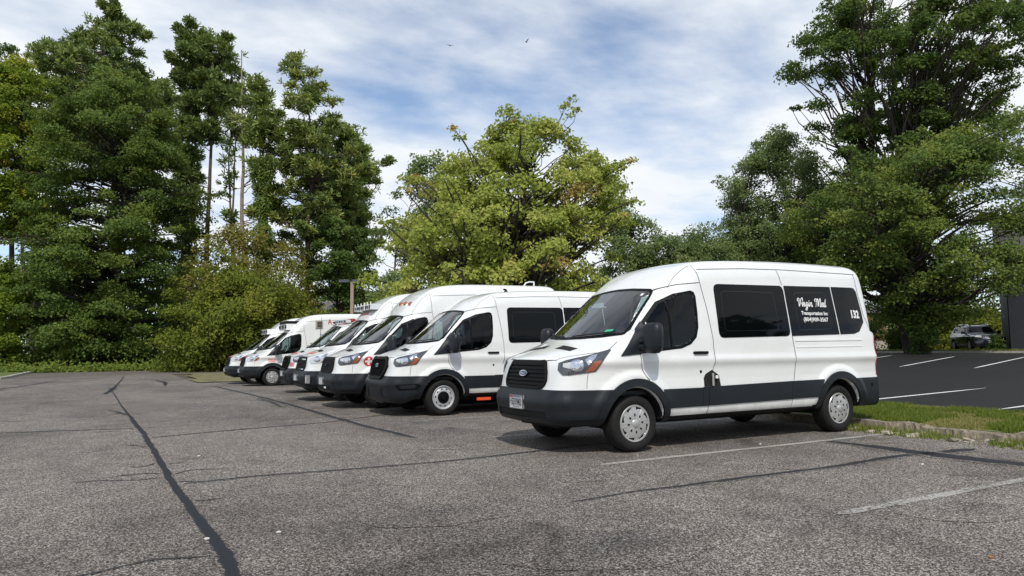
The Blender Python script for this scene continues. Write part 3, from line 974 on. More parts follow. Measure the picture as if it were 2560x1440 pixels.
WS = [(-.86, 1.405), (-.6, 1.375), (-.3, 1.36), (0, 1.355), (.3, 1.36), (.6, 1.375), (.86, 1.405), (.80, 1.62), (.735, 1.90), (.70, 1.975), (.64, 2.005), (.3, 2.035), (0, 2.045),
      (-.3, 2.035), (-.64, 2.005), (-.70, 1.975), (-.735, 1.90), (-.80, 1.62)]
DW = [(.235, 1.20), (.75, 1.245), (.90, 1.295), (1.0, 1.38), (1.045, 1.50), (1.06, 1.70), (1.06, 1.90), (1.04, 1.95), (.99, 1.965), (.72, 1.915), (.49, 1.81), (.235, 1.56)]
BOD = {}


def body(roof):
    if roof in BOD: return BOD[roof]
    tab = Table(polyline_spline(NOSE + ROOF[roof] + TAIL))
    Fn = make_body_fn(roof, tab)

    def mi(C, NF):
        d0 = np.minimum(np.hypot(C[:, 0], C[:, 2] - ZC), np.hypot(C[:, 0] - WB, C[:, 2] - ZC))
        return (((d0 < .44) & (np.abs(C[:, 1]) < .985)) | ((NF[:, 2] < -.6) & (C[:, 2] < .5)) | ((C[:, 2] < .70) & (C[:, 0] < -.36))).astype(int)

    def dele(C, NF):
        inset = lambda P, k: [(np.mean([q[0] for q in P]) + (a - np.mean([q[0] for q in P])) * k, np.mean([q[1] for q in P]) + (b_ - np.mean([q[1] for q in P])) * k) for a, b_ in P]
        a = in_poly(inset(WS, .95), C[:, 1], C[:, 2]) & (NF[:, 0] < -.2) & (C[:, 0] < .95)
        b_ = in_poly(inset(DW, .95), C[:, 0], C[:, 2]) & (np.abs(NF[:, 1]) > .6)
        return a | b_
    me, bvh = shell(Fn, (-1.2, -1.18, .2), (4.9, 1.18, 2.95), .034, 'body', [M['paint'], M['matte']], mi, dele)
    V2, F2 = surface_nets(lambda P: Fn(P, False), (-1.2, -1.18, .2), (4.9, 1.18, 2.95), .034)
    V2 = refine(lambda P: Fn(P, False), V2)
    bvh = BVHTree.FromPolygons([Vector(q) for q in V2], F2.tolist())
    BOD[roof] = (me, bvh, Fn)
    return BOD[roof]


def bumper_mesh(roof, front=True, low=.275):
    """cladding shell grown 14 mm off the body, cut clean along its edges and turned in"""
    _, _, Fb = body(roof)
    Fn = lambda P: Fb(P, False, .014)
    lo, hi = ((-1.2, -1.2, .22), (-.1, 1.2, .95)) if front else ((3.9, -1.2, .22), (4.92, 1.2, .95))

    def Fl(P):
        f = Fn(P)
        return f
    V, F = surface_nets(Fl, lo, hi, .03)
    V = refine(Fn, V)
    bm = bmesh.new()
    vs = [bm.verts.new(q) for q in V]
    for f in F: bm.faces.new([vs[k] for k in f])
    for q in bm.verts:
        if front and q.co.x < -.30:                      # upper roll of the bumper
            nn = Vector((q.normal.x, q.normal.y, 0)) if q.normal.length else Vector((-1, 0, 0))
            q.co += Vector((-1 if q.co.x < -.8 else 0, (1 if q.co.y > 0 else -1) * (.5 if q.co.x > -.9 else .1), 0)) * (.022 * float(np.exp(-((q.co.z - .61) / .075)**2)))
    if low < .27:
        for q in bm.verts:
            if q.co.z < .48: q.co.z -= (.48 - q.co.z) * .55 * float(sst(-.45, -.75, q.co.x))

    def cut(co, no):
        bmesh.ops.bisect_plane(bm, geom=bm.verts[:] + bm.edges[:] + bm.faces[:], plane_co=co, plane_no=no, clear_outer=True, dist=1e-5)
    xa = 0 if front else WB
    cut((0, 0, .757 if front else .772), (0, 0, 1))
    cut((0, 0, low if front else .35), (0, 0, -1))
    cut((-.335 if front else WB + .335, 0, 0), (1 if front else -1, 0, 0))
    if front and low > .27:
        for co, no in (((0, 0, .50), (0, 0, 1)), ((0, 0, .405), (0, 0, 1)), ((0, .58, 0), (0, 1, 0)), ((0, -.58, 0), (0, 1, 0))):
            bmesh.ops.bisect_plane(bm, geom=bm.verts[:] + bm.edges[:] + bm.faces[:], plane_co=co, plane_no=no, dist=1e-5)
        hole = [f for f in bm.faces if abs(f.calc_center_median().y) < .58 and .405 < f.calc_center_median().z < .50 and f.calc_center_median().x < -.8]
        bmesh.ops.delete(bm, geom=hole, context='FACES')
    bad = [f for f in bm.faces if (math.hypot(f.calc_center_median().x - xa, f.calc_center_median().z - ZC) < .46)]
    bmesh.ops.delete(bm, geom=bad, context='FACES')
    bm.normal_update()
    nr = {q: q.normal.copy() for q in bm.verts}
    be = [e for e in bm.edges if e.is_boundary]
    for f in bm.faces: f.smooth = True
    r = bmesh.ops.extrude_edge_only(bm, edges=be)
    for g in r['geom']:
        if isinstance(g, bmesh.types.BMVert):
            nn = min(be[0].verts, key=lambda q: 0)
            h = body(roof)[1].find_nearest(g.co)
            d = (h[0] - g.co)
            g.co += (d.normalized() if d.length > 1e-4 else Vector((0, 0, 0))) * .05
    for e in be: e.smooth = False
    bmesh.ops.recalc_face_normals(bm, faces=bm.faces)
    me = bpy.data.meshes.new('bumper'); bm.to_mesh(me)
    bmesh.ops.triangulate(bm, faces=bm.faces[:])
    bv = BVHTree.FromBMesh(bm)
    bm.free()
    me.materials.append(M['plastic'])
    return me, bv


# panels: a flat outline thrown onto the shell and given thickness
def panel(pts3, dirv, bvh, off=.003, thick=.006, grid=.07, holes=(), nsmooth=True):
    d = Vector(dirv).normalized()
    u = d.cross(Vector((0, 0, 1)))
    if u.length < 1e-3: u = Vector((1, 0, 0))
    u.normalize(); v = u.cross(d)
    bm = bmesh.new()
    es = []
    for loop in [pts3] + list(holes):
        vs = [bm.verts.new((Vector(p).dot(u), Vector(p).dot(v), 0)) for p in loop]
        es += [bm.edges.new((vs[i], vs[(i + 1) % len(vs)])) for i in range(len(vs))]
    bmesh.ops.triangle_fill(bm, use_beauty=True, use_dissolve=False, edges=es)
    if grid:
        for ax in (0, 1):
            c = [q.co[ax] for q in bm.verts]
            k = math.floor(min(c) / grid) + 1
            while k * grid < max(c):
                no = Vector((1, 0, 0)) if ax == 0 else Vector((0, 1, 0))
                co = no * (k * grid)
                bmesh.ops.bisect_plane(bm, geom=bm.verts[:] + bm.edges[:] + bm.faces[:], plane_co=co, plane_no=no, dist=1e-5)
                k += 1
    nrm = {}
    for q in bm.verts:
        o = u * q.co[0] + v * q.co[1] - d * 12
        h = bvh.ray_cast(o, d)
        if h[0] is None:
            h = bvh.find_nearest(u * q.co[0] + v * q.co[1])
        nn = h[1] if h[1].dot(d) < 0 else -h[1]
        nrm[q] = nn
        q.co = h[0] + nn * off
    bm.faces.ensure_lookup_table()
    top = bm.faces[:]
    for f in top:
        f.normal_update()
        if f.normal.dot(d) > 0: f.normal_flip()
        f.smooth = True
    be = [e for e in bm.edges if e.is_boundary]
    if thick:
        r = bmesh.ops.extrude_edge_only(bm, edges=be)
        nv = [g for g in r['geom'] if isinstance(g, bmesh.types.BMVert)]
        for q in nv:
            hit = bvh.find_nearest(q.co)
            nn = hit[1] if hit[1].dot(d) < 0 else -hit[1]
            q.co -= nn * thick
        for e in be: e.smooth = False
        for f in bm.faces:
            if f not in top: f.smooth = False
    return bm


def bm_mesh(bm, name, m):
    me = bpy.data.meshes.new(name)
    bm.to_mesh(me); bm.free()
    for q in (m if isinstance(m, list) else [m]): me.materials.append(q)
    return me


def rounded(pts, r, n=4):
    """round the corners of a closed 2D outline"""
    o = []
    m = len(pts)
    for i in range(m):
        p0, p1, p2 = (np.array(pts[j % m], float) for j in (i - 1, i, i + 1))
        a = p0 - p1; b_ = p2 - p1
        la, lb = np.linalg.norm(a), np.linalg.norm(b_)
        k = min(r, la * .45, lb * .45)
        A = p1 + a / la * k; B = p1 + b_ / lb * k
        for t in range(n + 1):
            t /= n
            o.append(tuple((1 - t)**2 * A + 2 * t * (1 - t) * p1 + t * t * B))
    return o


def shrink(pts, k):
    """inset a closed outline by k metres"""
    P = np.array(pts, float); m = len(P)
    area = sum(P[i][0] * P[(i + 1) % m][1] - P[(i + 1) % m][0] * P[i][1] for i in range(m))
    sg = 1 if area > 0 else -1
    o = []
    for i in range(m):
        a = P[i] - P[i - 1]; b_ = P[(i + 1) % m] - P[i]
        a = a / (np.linalg.norm(a) + 1e-9); b_ = b_ / (np.linalg.norm(b_) + 1e-9)
        na = np.array([-a[1], a[0]]); nb = np.array([-b_[1], b_[0]])
        nn = na + nb; nn = nn / max(np.linalg.norm(nn), .3)
        c = max(.5, nn @ na)
        o.append(tuple(P[i] + sg * nn * k / c))
    return o


def text_geo(body_txt, bold=0.0, shear=0.0):
    cu = bpy.data.curves.new('lettering_src', 'FONT')
    cu.body = body_txt
    cu.offset = bold
    cu.shear = shear
    cu.resolution_u = 2
    ob = bpy.data.objects.new('lettering_src', cu)
    COL.objects.link(ob)
    dg = bpy.context.evaluated_depsgraph_get()
    me = ob.evaluated_get(dg).to_mesh()
    V = np.array([v.co[:2] for v in me.vertices]); F = [list(p.vertices) for p in me.polygons]
    ob.evaluated_get(dg).to_mesh_clear()
    bpy.data.objects.remove(ob); bpy.data.curves.remove(cu)
    V = V - V.min(0); V = V / V[:, 1].max() if V[:, 1].max() > 0 else V
    return V, F


def text_on(V, F, org, ux, uy, wdt, hgt, dirv, bvh, off, name, m):
    """flat lettering pressed on to a surface: org + u*ux*wdt + v*uy*hgt, thrown along dirv"""
    d = Vector(dirv).normalized(); ux = Vector(ux); uy = Vector(uy)
    V = V / np.array([V[:, 0].max(), V[:, 1].max()])
    vs = []
    for a, b_ in V:
        p = Vector(org) + ux * (a * wdt) + uy * (b_ * hgt)
        h = bvh.ray_cast(p - d * 3, d)
        if h[0] is None: h = bvh.find_nearest(p)
        nn = h[1] if h[1].dot(d) < 0 else -h[1]
        vs.append(h[0] + nn * off)
    me = bpy.data.meshes.new(name)
    me.from_pydata(vs, [], F)
    me.materials.append(m)
    return me


def script_lettering():
    """looped brush script, drawn as pen strokes (units: x advance, height 1 for capitals)"""
    st = [
        # V
        [(.10, .62), (.02, .80), (.16, .98), (.34, .86), (.30, .45), (.36, .04), (.52, .40), (.66, .86), (.86, 1.02), (.98, .88), (.88, .76)],
        # i r g i n
        [(.78, .30), (.92, .52), (.90, .15), (.98, .06), (1.08, .22), (1.18, .52), (1.30, .48), (1.28, .16), (1.36, .06), (1.50, .24)],
        [(.95, .68), (.97, .70)],
        [(1.86, .50), (1.66, .52), (1.58, .22), (1.72, .08), (1.86, .44), (1.82, .0), (1.68, -.36), (1.50, -.30), (1.66, -.06), (2.02, .24)],
        [(2.02, .24), (2.10, .52), (2.08, .14), (2.16, .06), (2.26, .22), (2.32, .52), (2.34, .10), (2.40, .40), (2.52, .52), (2.60, .40), (2.58, .10), (2.68, .06), (2.78, .20)],
        [(2.12, .68), (2.14, .70)],
        # M
        [(3.26, .62), (3.16, .82), (3.32, 1.00), (3.48, .84), (3.44, .40), (3.34, .02), (3.46, .48), (3.66, .98), (3.78, .84), (3.74, .30), (3.80, .14), (3.92, .56), (4.14, 1.0), (4.24, .82), (4.14, .22), (4.22, .06), (4.36, .18)],
        # e d
        [(4.36, .18), (4.56, .32), (4.60, .50), (4.48, .54), (4.40, .26), (4.52, .06), (4.72, .20)],
        [(5.04, .48), (4.86, .54), (4.76, .24), (4.88, .06), (5.02, .40), (5.18, 1.02), (5.06, .20), (5.14, .06), (5.30, .22)],
    ]
    V = []; F = []
    for s in st:
        P = np.array(s, float)
        if len(P) > 2:
            o = []
            for i in range(len(P) - 1):
                p0 = P[max(i - 1, 0)]; p1 = P[i]; p2 = P[i + 1]; p3 = P[min(i + 2, len(P) - 1)]
                for k in range(5):
                    t = k / 5
                    o.append(.5 * ((2 * p1) + (-p0 + p2) * t + (2 * p0 - 5 * p1 + 4 * p2 - p3) * t * t + (-p0 + 3 * p1 - 3 * p2 + p3) * t**3))
            o.append(P[-1]); P = np.array(o)
        else:
            P = np.array([P[0] - .03, P[1] + .03])
        T = np.gradient(P, axis=0); T /= np.linalg.norm(T, axis=1, keepdims=True) + 1e-9
        Nn = np.stack([-T[:, 1], T[:, 0]], 1)
        wd = (.034 + .036 * np.abs(T[:, 1]))[:, None]
        b0 = len(V)
        for a, b_ in zip(P + Nn * wd, P - Nn * wd): V += [a, b_]
        for i in range(len(P) - 1): F.append([b0 + 2 * i, b0 + 2 * i + 1, b0 + 2 * i + 3, b0 + 2 * i + 2])
    V = np.array(V); V[:, 0] += V[:, 1] * .18
    return V - V.min(0), F


# ------------------------------------------------------------------ van parts
MC = {}


def cached(key, fn):
    if key not in MC: MC[key] = fn()
    return MC[key]


def sidepts(p, sg): return [(x, sg * 1.2, z) for x, z in p]


def side_panel(key, poly, roof, sg, m, off=.003, thick=.006, grid=.08, holes=()):
    return cached((key, roof, sg), lambda: bm_mesh(panel(sidepts(poly, sg), (0, -sg, 0), body(roof)[1], off, thick, grid, [sidepts(h, sg) for h in holes]), key, m))


def ribbon_poly(pts, wd):
    P = np.array(pts, float)
    if len(P) > 2:
        o = []
        for i in range(len(P) - 1):
            p0 = P[max(i - 1, 0)]; p1 = P[i]; p2 = P[i + 1]; p3 = P[min(i + 2, len(P) - 1)]
            for k in range(5):
                t = k / 5
                o.append(.5 * ((2 * p1) + (-p0 + p2) * t + (2 * p0 - 5 * p1 + 4 * p2 - p3) * t * t + (-p0 + 3 * p1 - 3 * p2 + p3) * t**3))
        o.append(P[-1]); P = np.array(o)
    T = np.gradient(P, axis=0); T /= np.linalg.norm(T, axis=1, keepdims=True)
    Nn = np.stack([-T[:, 1], T[:, 0]], 1) * wd * .5
    return [tuple(q) for q in P + Nn] + [tuple(q) for q in (P - Nn)[::-1]]


def seam_mesh(lines, roof, sg, name):
    """shut lines as thin dark ribbons lying on the shell"""
    bvh = body(roof)[1]
    mb = MB()
    for pts, wd, proj in lines:
        P = np.array(pts, float)
        seg = np.concatenate([[0], np.cumsum(np.linalg.norm(np.diff(P, axis=0), axis=1))])
        n = max(2, int(seg[-1] / .05) + 1)
        t = np.linspace(0, seg[-1], n)
        Q = np.stack([np.interp(t, seg, P[:, i]) for i in range(2)], 1)
        T = np.gradient(Q, axis=0); T /= np.linalg.norm(T, axis=1, keepdims=True)
        Nn = np.stack([-T[:, 1], T[:, 0]], 1) * wd * .5
        vs = []
        for q, e in zip(Q, Nn):
            for k in (q + e, q - e):
                if proj == 's': o, d = Vector((k[0], sg * 4, k[1])), Vector((0, -sg, 0))
                elif proj == 'f': o, d = Vector((-6, k[0], k[1])), Vector((1, 0, 0))
                else: o, d = Vector((k[0], k[1], 8)), Vector((0, 0, -1))
                h = bvh.ray_cast(o, d)
                if h[0] is None: h = bvh.find_nearest(o + d * 3)
                nn = h[1] if h[1].dot(d) < 0 else -h[1]
                vs.append(h[0] + nn * .0048)
        mb.add(vs, [[2 * i, 2 * i + 1, 2 * i + 3, 2 * i + 2] for i in range(n - 1)])
    return mb.mesh(name, M['seam'])


def wheel_meshes(kind):
    def tyre():
        mb = MB()
        ro = .345
        mb.lathe([(.205, .02), (.222, .004), (.25, -.012), (.29, -.016), (.318, -.004), (.335, .018), (ro, .045), (ro, .18), (.335, .205), (.30, .225), (.22, .22)], 44)
        # tread blocks round the shoulder
        for k in range(44):
            a = 2 * math.pi * k / 44
            c = (math.cos(a) * .3335, .030, math.sin(a) * .3335)
            mb.box(c, (.010, .030, .022), 0, 0, 0, -a)
        return mb.mesh('tyre', M['rubber'], True)

    def cap():
        mb = MB()
        if kind == 'cap':
            mb.lathe([(.218, .012), (.222, .002), (.216, -.006), (.200, -.004), (.196, .010)], 40, 0)
            mb.lathe([(.205, .004), (.16, -.006), (.10, -.012), (.05, -.012)], 40, 0)
            mb.lathe([(.0, -.026), (.030, -.026), (.046, -.020), (.054, -.010)], 24, 0)
            n8 = 8
            for k in range(n8):
                a0 = 2 * math.pi * k / n8
                pk = [(.200, a0 - .20), (.200, a0 + .20), (.172, a0 + .19), (.122, a0 + .06), (.122, a0 - .06), (.172, a0 - .19)]
                mb.add([(r * math.cos(a), -.0085 if r < .15 else (-.0045 if r < .19 else .0015), r * math.sin(a)) for r, a in pk], [[5, 4, 3, 2, 1, 0]], 1)
                a1 = a0 + math.pi / n8
                sl_ = [(.118, a1 - .10), (.118, a1 + .10), (.095, a1 + .12), (.082, a1), (.095, a1 - .12)]
                mb.add([(r * math.cos(a), -.0135 if r < .1 else -.0115, r * math.sin(a)) for r, a in sl_], [[4, 3, 2, 1, 0]], 1)
                for s in (-1, 1):
                    aa = a1 + s * .10
                    p = [(.055, a1 + s * .22 - .05), (.055, a1 + s * .22 + .05), (.20, aa + .022), (.20, aa - .022)]
                    mb.add([(r * math.cos(a), -.018 if r < .1 else -.006, r * math.sin(a)) for r, a in p] + [(r * math.cos(a), .0, r * math.sin(a)) for r, a in p], [[3, 2, 1, 0], [0, 1, 5, 4], [1, 2, 6, 5], [2, 3, 7, 6], [3, 0, 4, 7]], 0)
            return mb.mesh('hubcap', [M['silver'], M['black']], True)
        mb.lathe([(.222, .012), (.224, -.004), (.214, -.008), (.206, .000), (.196, .018), (.185, .022), (.178, .016), (.150, .004), (.118, .000), (.112, .006)], 40, 0)
        mb.lathe([(.114, .012), (.112, -.006), (.095, -.012), (.060, -.016), (.055, -.030), (.040, -.034), (.0, -.034)], 28, 1)
        for k in range(10):
            a = 2 * math.pi * (k + .3) / 10
            c = Vector((math.cos(a) * .163, .0045, math.sin(a) * .163))
            tn = Vector((-math.sin(a), 0, math.cos(a))); rd = Vector((math.cos(a), .35, math.sin(a))).normalized()
            vs = [c + tn * (.019 * math.cos(t)) + rd * (.011 * math.sin(t)) + Vector((0, -.004, 0)) for t in [2 * math.pi * i / 10 for i in range(10)]]
            mb.add(vs, [list(range(10))], 1)
        for k in range(8):
            a = 2 * math.pi * k / 8
            mb.box((math.cos(a) * .078, -.014, math.sin(a) * .078), (.016, .012, .016), 0, 1)
        return mb.mesh('rim', [M['steel'], M['black']], True)
    return cached(('tyre',), tyre), cached(('rim', kind), cap)


def mirror_mesh():
    """rounded mirror shell and its two-armed foot"""
    bm = bmesh.new()
    bmesh.ops.create_cube(bm, size=1)
    bmesh.ops.subdivide_edges(bm, edges=bm.edges[:], cuts=3, use_grid_fill=True)
    for v in bm.verts:
        x, y, z = v.co
        n = (abs(2 * x)**4 + abs(2 * y)**4 + abs(2 * z)**4)**.25
        v.co = Vector((x, y, z)) / max(n, 1e-6)
        s = .80 + .20 * (v.co.z + 0.5) if v.co.z < .3 else 1.0
        bulge = 1.0 - .25 * max(0, v.co.x)
        v.co = Vector((v.co.x * .17, v.co.y * .27 * s * bulge, v.co.z * .37))
    for f in bm.faces: f.smooth = True
    return bm_mesh(bm, 'mirror', M['plastic'])


def dirs(sg): return (0, -sg, 0)


def build_van(name, label, x, s, roof='mid', grille='old', wheel='cap', plate=True, side='windows', lamps='dark', badge=True, rz=0.0, group='white vans parked in the row'):
    y0 = s + .98
    z0 = zgf(x + 1, y0)
    v = thing(name, label, 'van', (x, y0, z0), rz, group)
    bme, bvh, Fn = body(roof)
    b = link('body', bme, v)
    fb, fbv = cached(('bumper_f', roof, grille), lambda: bumper_mesh(roof, True, .275 if grille == 'old' else .215))
    rb, rbv = cached(('bumper_r', roof), lambda: bumper_mesh(roof, False))
    fbo = link('front_bumper', fb, v)
    rbo = link('rear_bumper', rb, v)
    P = lambda nm, me, par=v: link(nm, me, par)

    # ---- glass
    def ws_glass():
        return bm_mesh(panel([(-3, a, c) for a, c in rounded(WS, .03, 2)], (1, 0, 0), bvh, .004, .006, .09), 'windshield', M['glass'])
    wsg = P('windshield', cached(('ws', roof), ws_glass))

    def ws_frit():
        o = rounded(WS, .03, 2)
        return bm_mesh(panel([(-3, a, c) for a, c in o], (1, 0, 0), bvh, .0065, .006, .12, [[(-3, a, c) for a, c in shrink(o, .032)]]), 'windshield_border', M['black'])
    P('windshield_border', cached(('frit', roof), ws_frit), wsg)

    for sg in (-1, 1):
        # front door with window opening
        DOOR = [(.085, 1.16), (.085, 1.50), (.26, 1.70), (.45, 1.89), (.62, 1.985), (.80, 2.035), (1.17, 2.075), (1.235, 1.75), (1.285, 1.35), (1.285, 1.05), (1.25, .93), (1.12, .80), (1.08, .66), (1.05, .405), (.47, .405), (.455, .55), (.40, .70), (.28, .815), (.165, .89), (.12, 1.02)]
        dr = P('door', side_panel('door', DOOR, roof, sg, M['paint'], .0035, .008, .04, [DW]))
        P('window', side_panel('window', DW, roof, sg, M['door_glass'], .0025, .004, .12), dr)
        P('window_frame', side_panel('window_frame', shrink(DW, -.012), roof, sg, M['black'], .007, .012, .12, [shrink(DW, .022)]), dr)
        P('window_divider', side_panel('window_divider', [(.575, 1.235), (.60, 1.235), (.60, 1.86), (.575, 1.85)], roof, sg, M['black'], .007, .012, .12), dr)
        P('handle', side_panel('handle', rounded([(.93, 1.155), (1.17, 1.155), (1.17, 1.192), (.93, 1.192)], .016), roof, sg, M['black'], .032, .034, .1), dr)
        P('keyhole', side_panel('keyhole', [(1.055 + .02 * math.cos(t * .785), .935 + .022 * math.sin(t * .785)) for t in range(8)], roof, sg, M['black'], .006, .008, 0), dr)
        sail = P('mirror_sail', side_panel('mirror_sail', rounded([(-.215, 1.145), (.225, 1.185), (.225, 1.575), (.19, 1.545)], .02, 2), roof, sg, M['plastic'], .014, .016, .03))
        mo = link('mirror', cached(('mirror',), mirror_mesh), v)
        mo.location = (.135, sg * 1.20, 1.36)
        mo.rotation_euler = (0, 0, sg * R(-12))
        mb = MB()
        for zz, th in ((1.26, .042), (1.33, .03)):
            mb.tube([(.08, sg * .98, zz - .02), (.10, sg * 1.06, zz), (.12, sg * 1.15, zz + .01)], [th, th * .9, th * .8], 10)
        P('mirror_arm', cached(('mirror_arm', sg), lambda: mb.mesh('mirror_arm', M['plastic'], True)), mo).location = (0, 0, 0)
        a = [o for o in mo.children][0]
        a.matrix_parent_inverse = Matrix.Translation(Vector(mo.location)).inverted() if False else (Matrix.Translation(mo.location) @ Matrix.Rotation(mo.rotation_euler.z, 4, 'Z')).inverted()
        # side glass
        if side == 'windows' or (side == 'front_window' and sg < 0):
            W = [rounded([(1.412, 1.365), (2.772, 1.39), (2.745, 2.10), (1.412, 2.08)], .085, 5),
                 [(2.800, 1.39), (3.822, 1.415), (3.765, 2.118), (2.772, 2.102)],
                 [(3.850, 1.415), (4.17, 1.425), (4.30, 1.46), (4.435, 1.60), (4.425, 1.75), (4.375, 2.06), (4.33, 2.115), (4.27, 2.125), (3.793, 2.12)]]
            for i in range(3 if side == 'windows' else 1):
                P('side_window', side_panel('side_window%d' % i, W[i], roof, sg, M['glass_dark'], .007, .01, .12))
            for i, I in enumerate(([(1.52, 1.45), (2.55, 1.47), (2.53, 2.00), (1.52, 1.99)], [(2.95, 1.47), (3.68, 1.49), (3.64, 2.03), (2.94, 2.01)])):
                if side == 'windows':
                    o = rounded(I, .07, 4)
                    P('window_bead', side_panel('window_bead%d' % i, o, roof, sg, M['bead'], .0085, .002, .15, [shrink(o, .007)]))
        # lower cladding
        for i, q in enumerate(([(.475, .50), (1.06, .502), (1.075, .735), (.40, .735)], [(1.066, .502), (1.165, .503), (1.165, .742), (1.082, .742)], [(1.171, .503), (2.712, .522), (2.74, .768), (1.171, .742)], [(2.718, .522), (3.262, .53), (3.31, .65), (3.385, .772), (2.746, .768)])):
            P('side_moulding', side_panel('side_moulding%d' % i, q, roof, sg, M['plastic'], .014, .018, .1))
        P('sill', side_panel('sill', [(.46, .325), (3.28, .345), (3.28, .395), (.46, .395)], roof, sg, M['black'], .012, .02, .15))
        # arch trims
        for i, (xa, nm) in enumerate(((0, 'front'), (WB, 'rear'))):
            out = []; inn = []
            a0, a1 = (R(-4), R(180)) if i == 0 else (R(8), R(176))
            for k in range(25):
                a = a0 + (a1 - a0) * k / 24
                out.append((xa + .525 * math.cos(a), ZC + .53 * math.sin(a) + .005)); inn.append((xa + .437 * math.cos(a), ZC + .437 * math.sin(a)))
            P('wheel_arch_trim', side_panel('arch%d' % i, out + inn[::-1], roof, sg, M['plastic'], .024, .03, .06))
        # wheels
        ty, rm = wheel_meshes(wheel)
        for xa in (0, WB):
            t = link('wheel', ty, v, (xa, sg * .98, ZC - .002))
            r = link('hubcap' if wheel == 'cap' else 'rim', rm, t)
            if sg > 0: t.rotation_euler = (0, 0, math.pi)
            r.rotation_euler = (0, R(17 if xa == 0 else 40), 0)
        # lamps
        dv = Vector((.62, -sg * .78, -.05))
        HL = [(-.800, .575, 1.065), (-.815, .585, .985), (-.79, .65, .925), (-.735, .72, .925), (-.52, .925, .972), (-.44, .96, 1.085), (-.335, .985, 1.225), (-.36, .965, 1.225), (-.56, .84, 1.155), (-.74, .66, 1.098)]
        HL = [(a, sg * c, e) for a, c, e in HL]

        def hl(pts, off, th, m, nm, grid=.06):
            return bm_mesh(panel(pts, dv, bvh, off, th, grid), nm, m)
        lm = {'dark': 'lamp_dark', 'clear': 'lamp_white'}[lamps]
        h = P('headlight', cached(('hl', roof, sg, lamps), lambda: hl(HL, .010, .016, M[lm], 'headlight')))

        def ref():
            mbm = []
            # bowl and inner reflector facets
            c = Vector((-.665, sg * .765, 1.035))
            u = dv.cross(Vector((0, 0, 1))).normalized(); w_ = u.cross(dv).normalized()
            pts = [c + u * (.085 * math.cos(t)) + w_ * (.068 * math.sin(t)) for t in [2 * math.pi * k / 14 for k in range(14)]]
            return hl(pts, .013, .006, M['lamp_clear'], 'reflector')
        P('reflector', cached(('ref', roof, sg), ref), h)

        def ref2():
            pts = [(-.765, sg * .635, 1.058), (-.772, sg * .635, 1.02), (-.715, sg * .70, 1.0), (-.705, sg * .70, 1.072)]
            return hl(pts, .013, .006, M['lamp_white'], 'reflector')
        P('reflector', cached(('ref2', roof, sg), ref2), h)

        def ref3():
            pts = [(-.60, sg * .83, 1.10), (-.57, sg * .86, 1.04), (-.50, sg * .90, 1.12), (-.47, sg * .90, 1.168), (-.53, sg * .86, 1.15)]
            return hl(pts, .013, .006, M['lamp_clear'], 'reflector')
        P('reflector', cached(('ref3', roof, sg), ref3), h)

        def amb():
            pts = [(-.62, sg * .855, .962), (-.535, sg * .915, .980), (-.475, sg * .945, 1.06), (-.452, sg * .952, 1.10), (-.525, sg * .905, 1.08)]
            return hl(pts, .014, .008, M['amber'], 'turn_signal')
        P('turn_signal', cached(('amb', roof, sg), amb), h)
        tl = [(4.64, sg * .97, .80), (4.735, sg * .88, .80), (4.70, sg * .85, 1.40), (4.635, sg * .92, 1.41), (4.62, sg * .96, 1.30)]
        P('tail_light', cached(('tl', roof, sg), lambda: bm_mesh(panel(tl, (-.75, -sg * .66, 0), bvh, .012, .016, .08), 'tail_light', M['red_lens'])))
        # shut lines and swage
        zr = {'low': 2.02, 'mid': 2.27, 'high': 2.46}[roof]
        lines = [([(1.165, zr + .05), (1.18, 2.08), (1.242, 1.75), (1.293, 1.35), (1.293, 1.05), (1.262, .95)], .0075, 's'), ([(.078, 1.20), (.088, 1.04), (.118, .95), (.165, .88), (.20, .85)], .0075, 's'), ([(.078, 1.5), (.25, 1.71), (.44, 1.905), (.61, 2.0), (.80, 2.05), (1.17, 2.088)], .008, 's'), ([(2.685, zr + .07), (2.735, 2.11)], .007, 's'), ([(2.80, 1.385), (2.825, 1.2), (2.822, .95), (2.78, .78)], .008, 's'),
                 ([(2.735, .52), (2.715, .40)], .007, 's'), ([(1.165, .50), (1.15, .40)], .007, 's'),
                 ([(1.20, zr), (2.0, zr + .045), (2.78, zr + .065), (4.42, zr + .065)], .007, 's'), ([(4.39, zr + .07), (4.41, 2.05), (4.47, 1.7), (4.63, 1.42)], .007, 's'),
                 ([(-.62, .955), (-.635, .86), (-.64, .775)], .005, 's')]
        for i, ln in enumerate(lines): P('shut_line', cached(('seam', roof, sg, i), lambda: seam_mesh([ln], roof, sg, 'shut_line')))
        P('door_track', side_panel('door_track', [(2.86, 1.315), (4.33, 1.325), (4.33, 1.345), (2.86, 1.34)], roof, sg, M['paint'], .008, .010, .15))
        P('door_track', side_panel('door_track2', [(2.86, 1.225), (4.33, 1.235), (4.33, 1.25), (2.86, 1.24)], roof, sg, M['paint'], .006, .008, .15))
        # hood vents
        hv = [(-.58, sg * .13), (-.60, sg * .50), (-.50, sg * .53), (-.47, sg * .16)]
        P('hood_vent', cached(('hv', roof, sg), lambda: bm_mesh(panel([(a, c, 3) for a, c in hv], (0, 0, -1), bvh, .003, .004, .1), 'hood_vent', M['matte'])))
        # wiper
        def wip():
            pts = []
            for k in range(7):
                yy = sg * .10 + (.62 * k / 6) * (1 if sg > 0 else -1) - .25 * sg * 0
                hh = bvh.ray_cast(Vector((-3, yy, 1.385 + .035 * k / 6 + .03 * yy * yy)), Vector((1, 0, 0)))
                pts.append(hh[0] + hh[1] * .022)
            return MB().tube(pts, .009, 6).mesh('wiper', M['wiper'])
        P('wiper', cached(('wiper', roof, sg), wip))
        # seats and door card
        mb = MB()
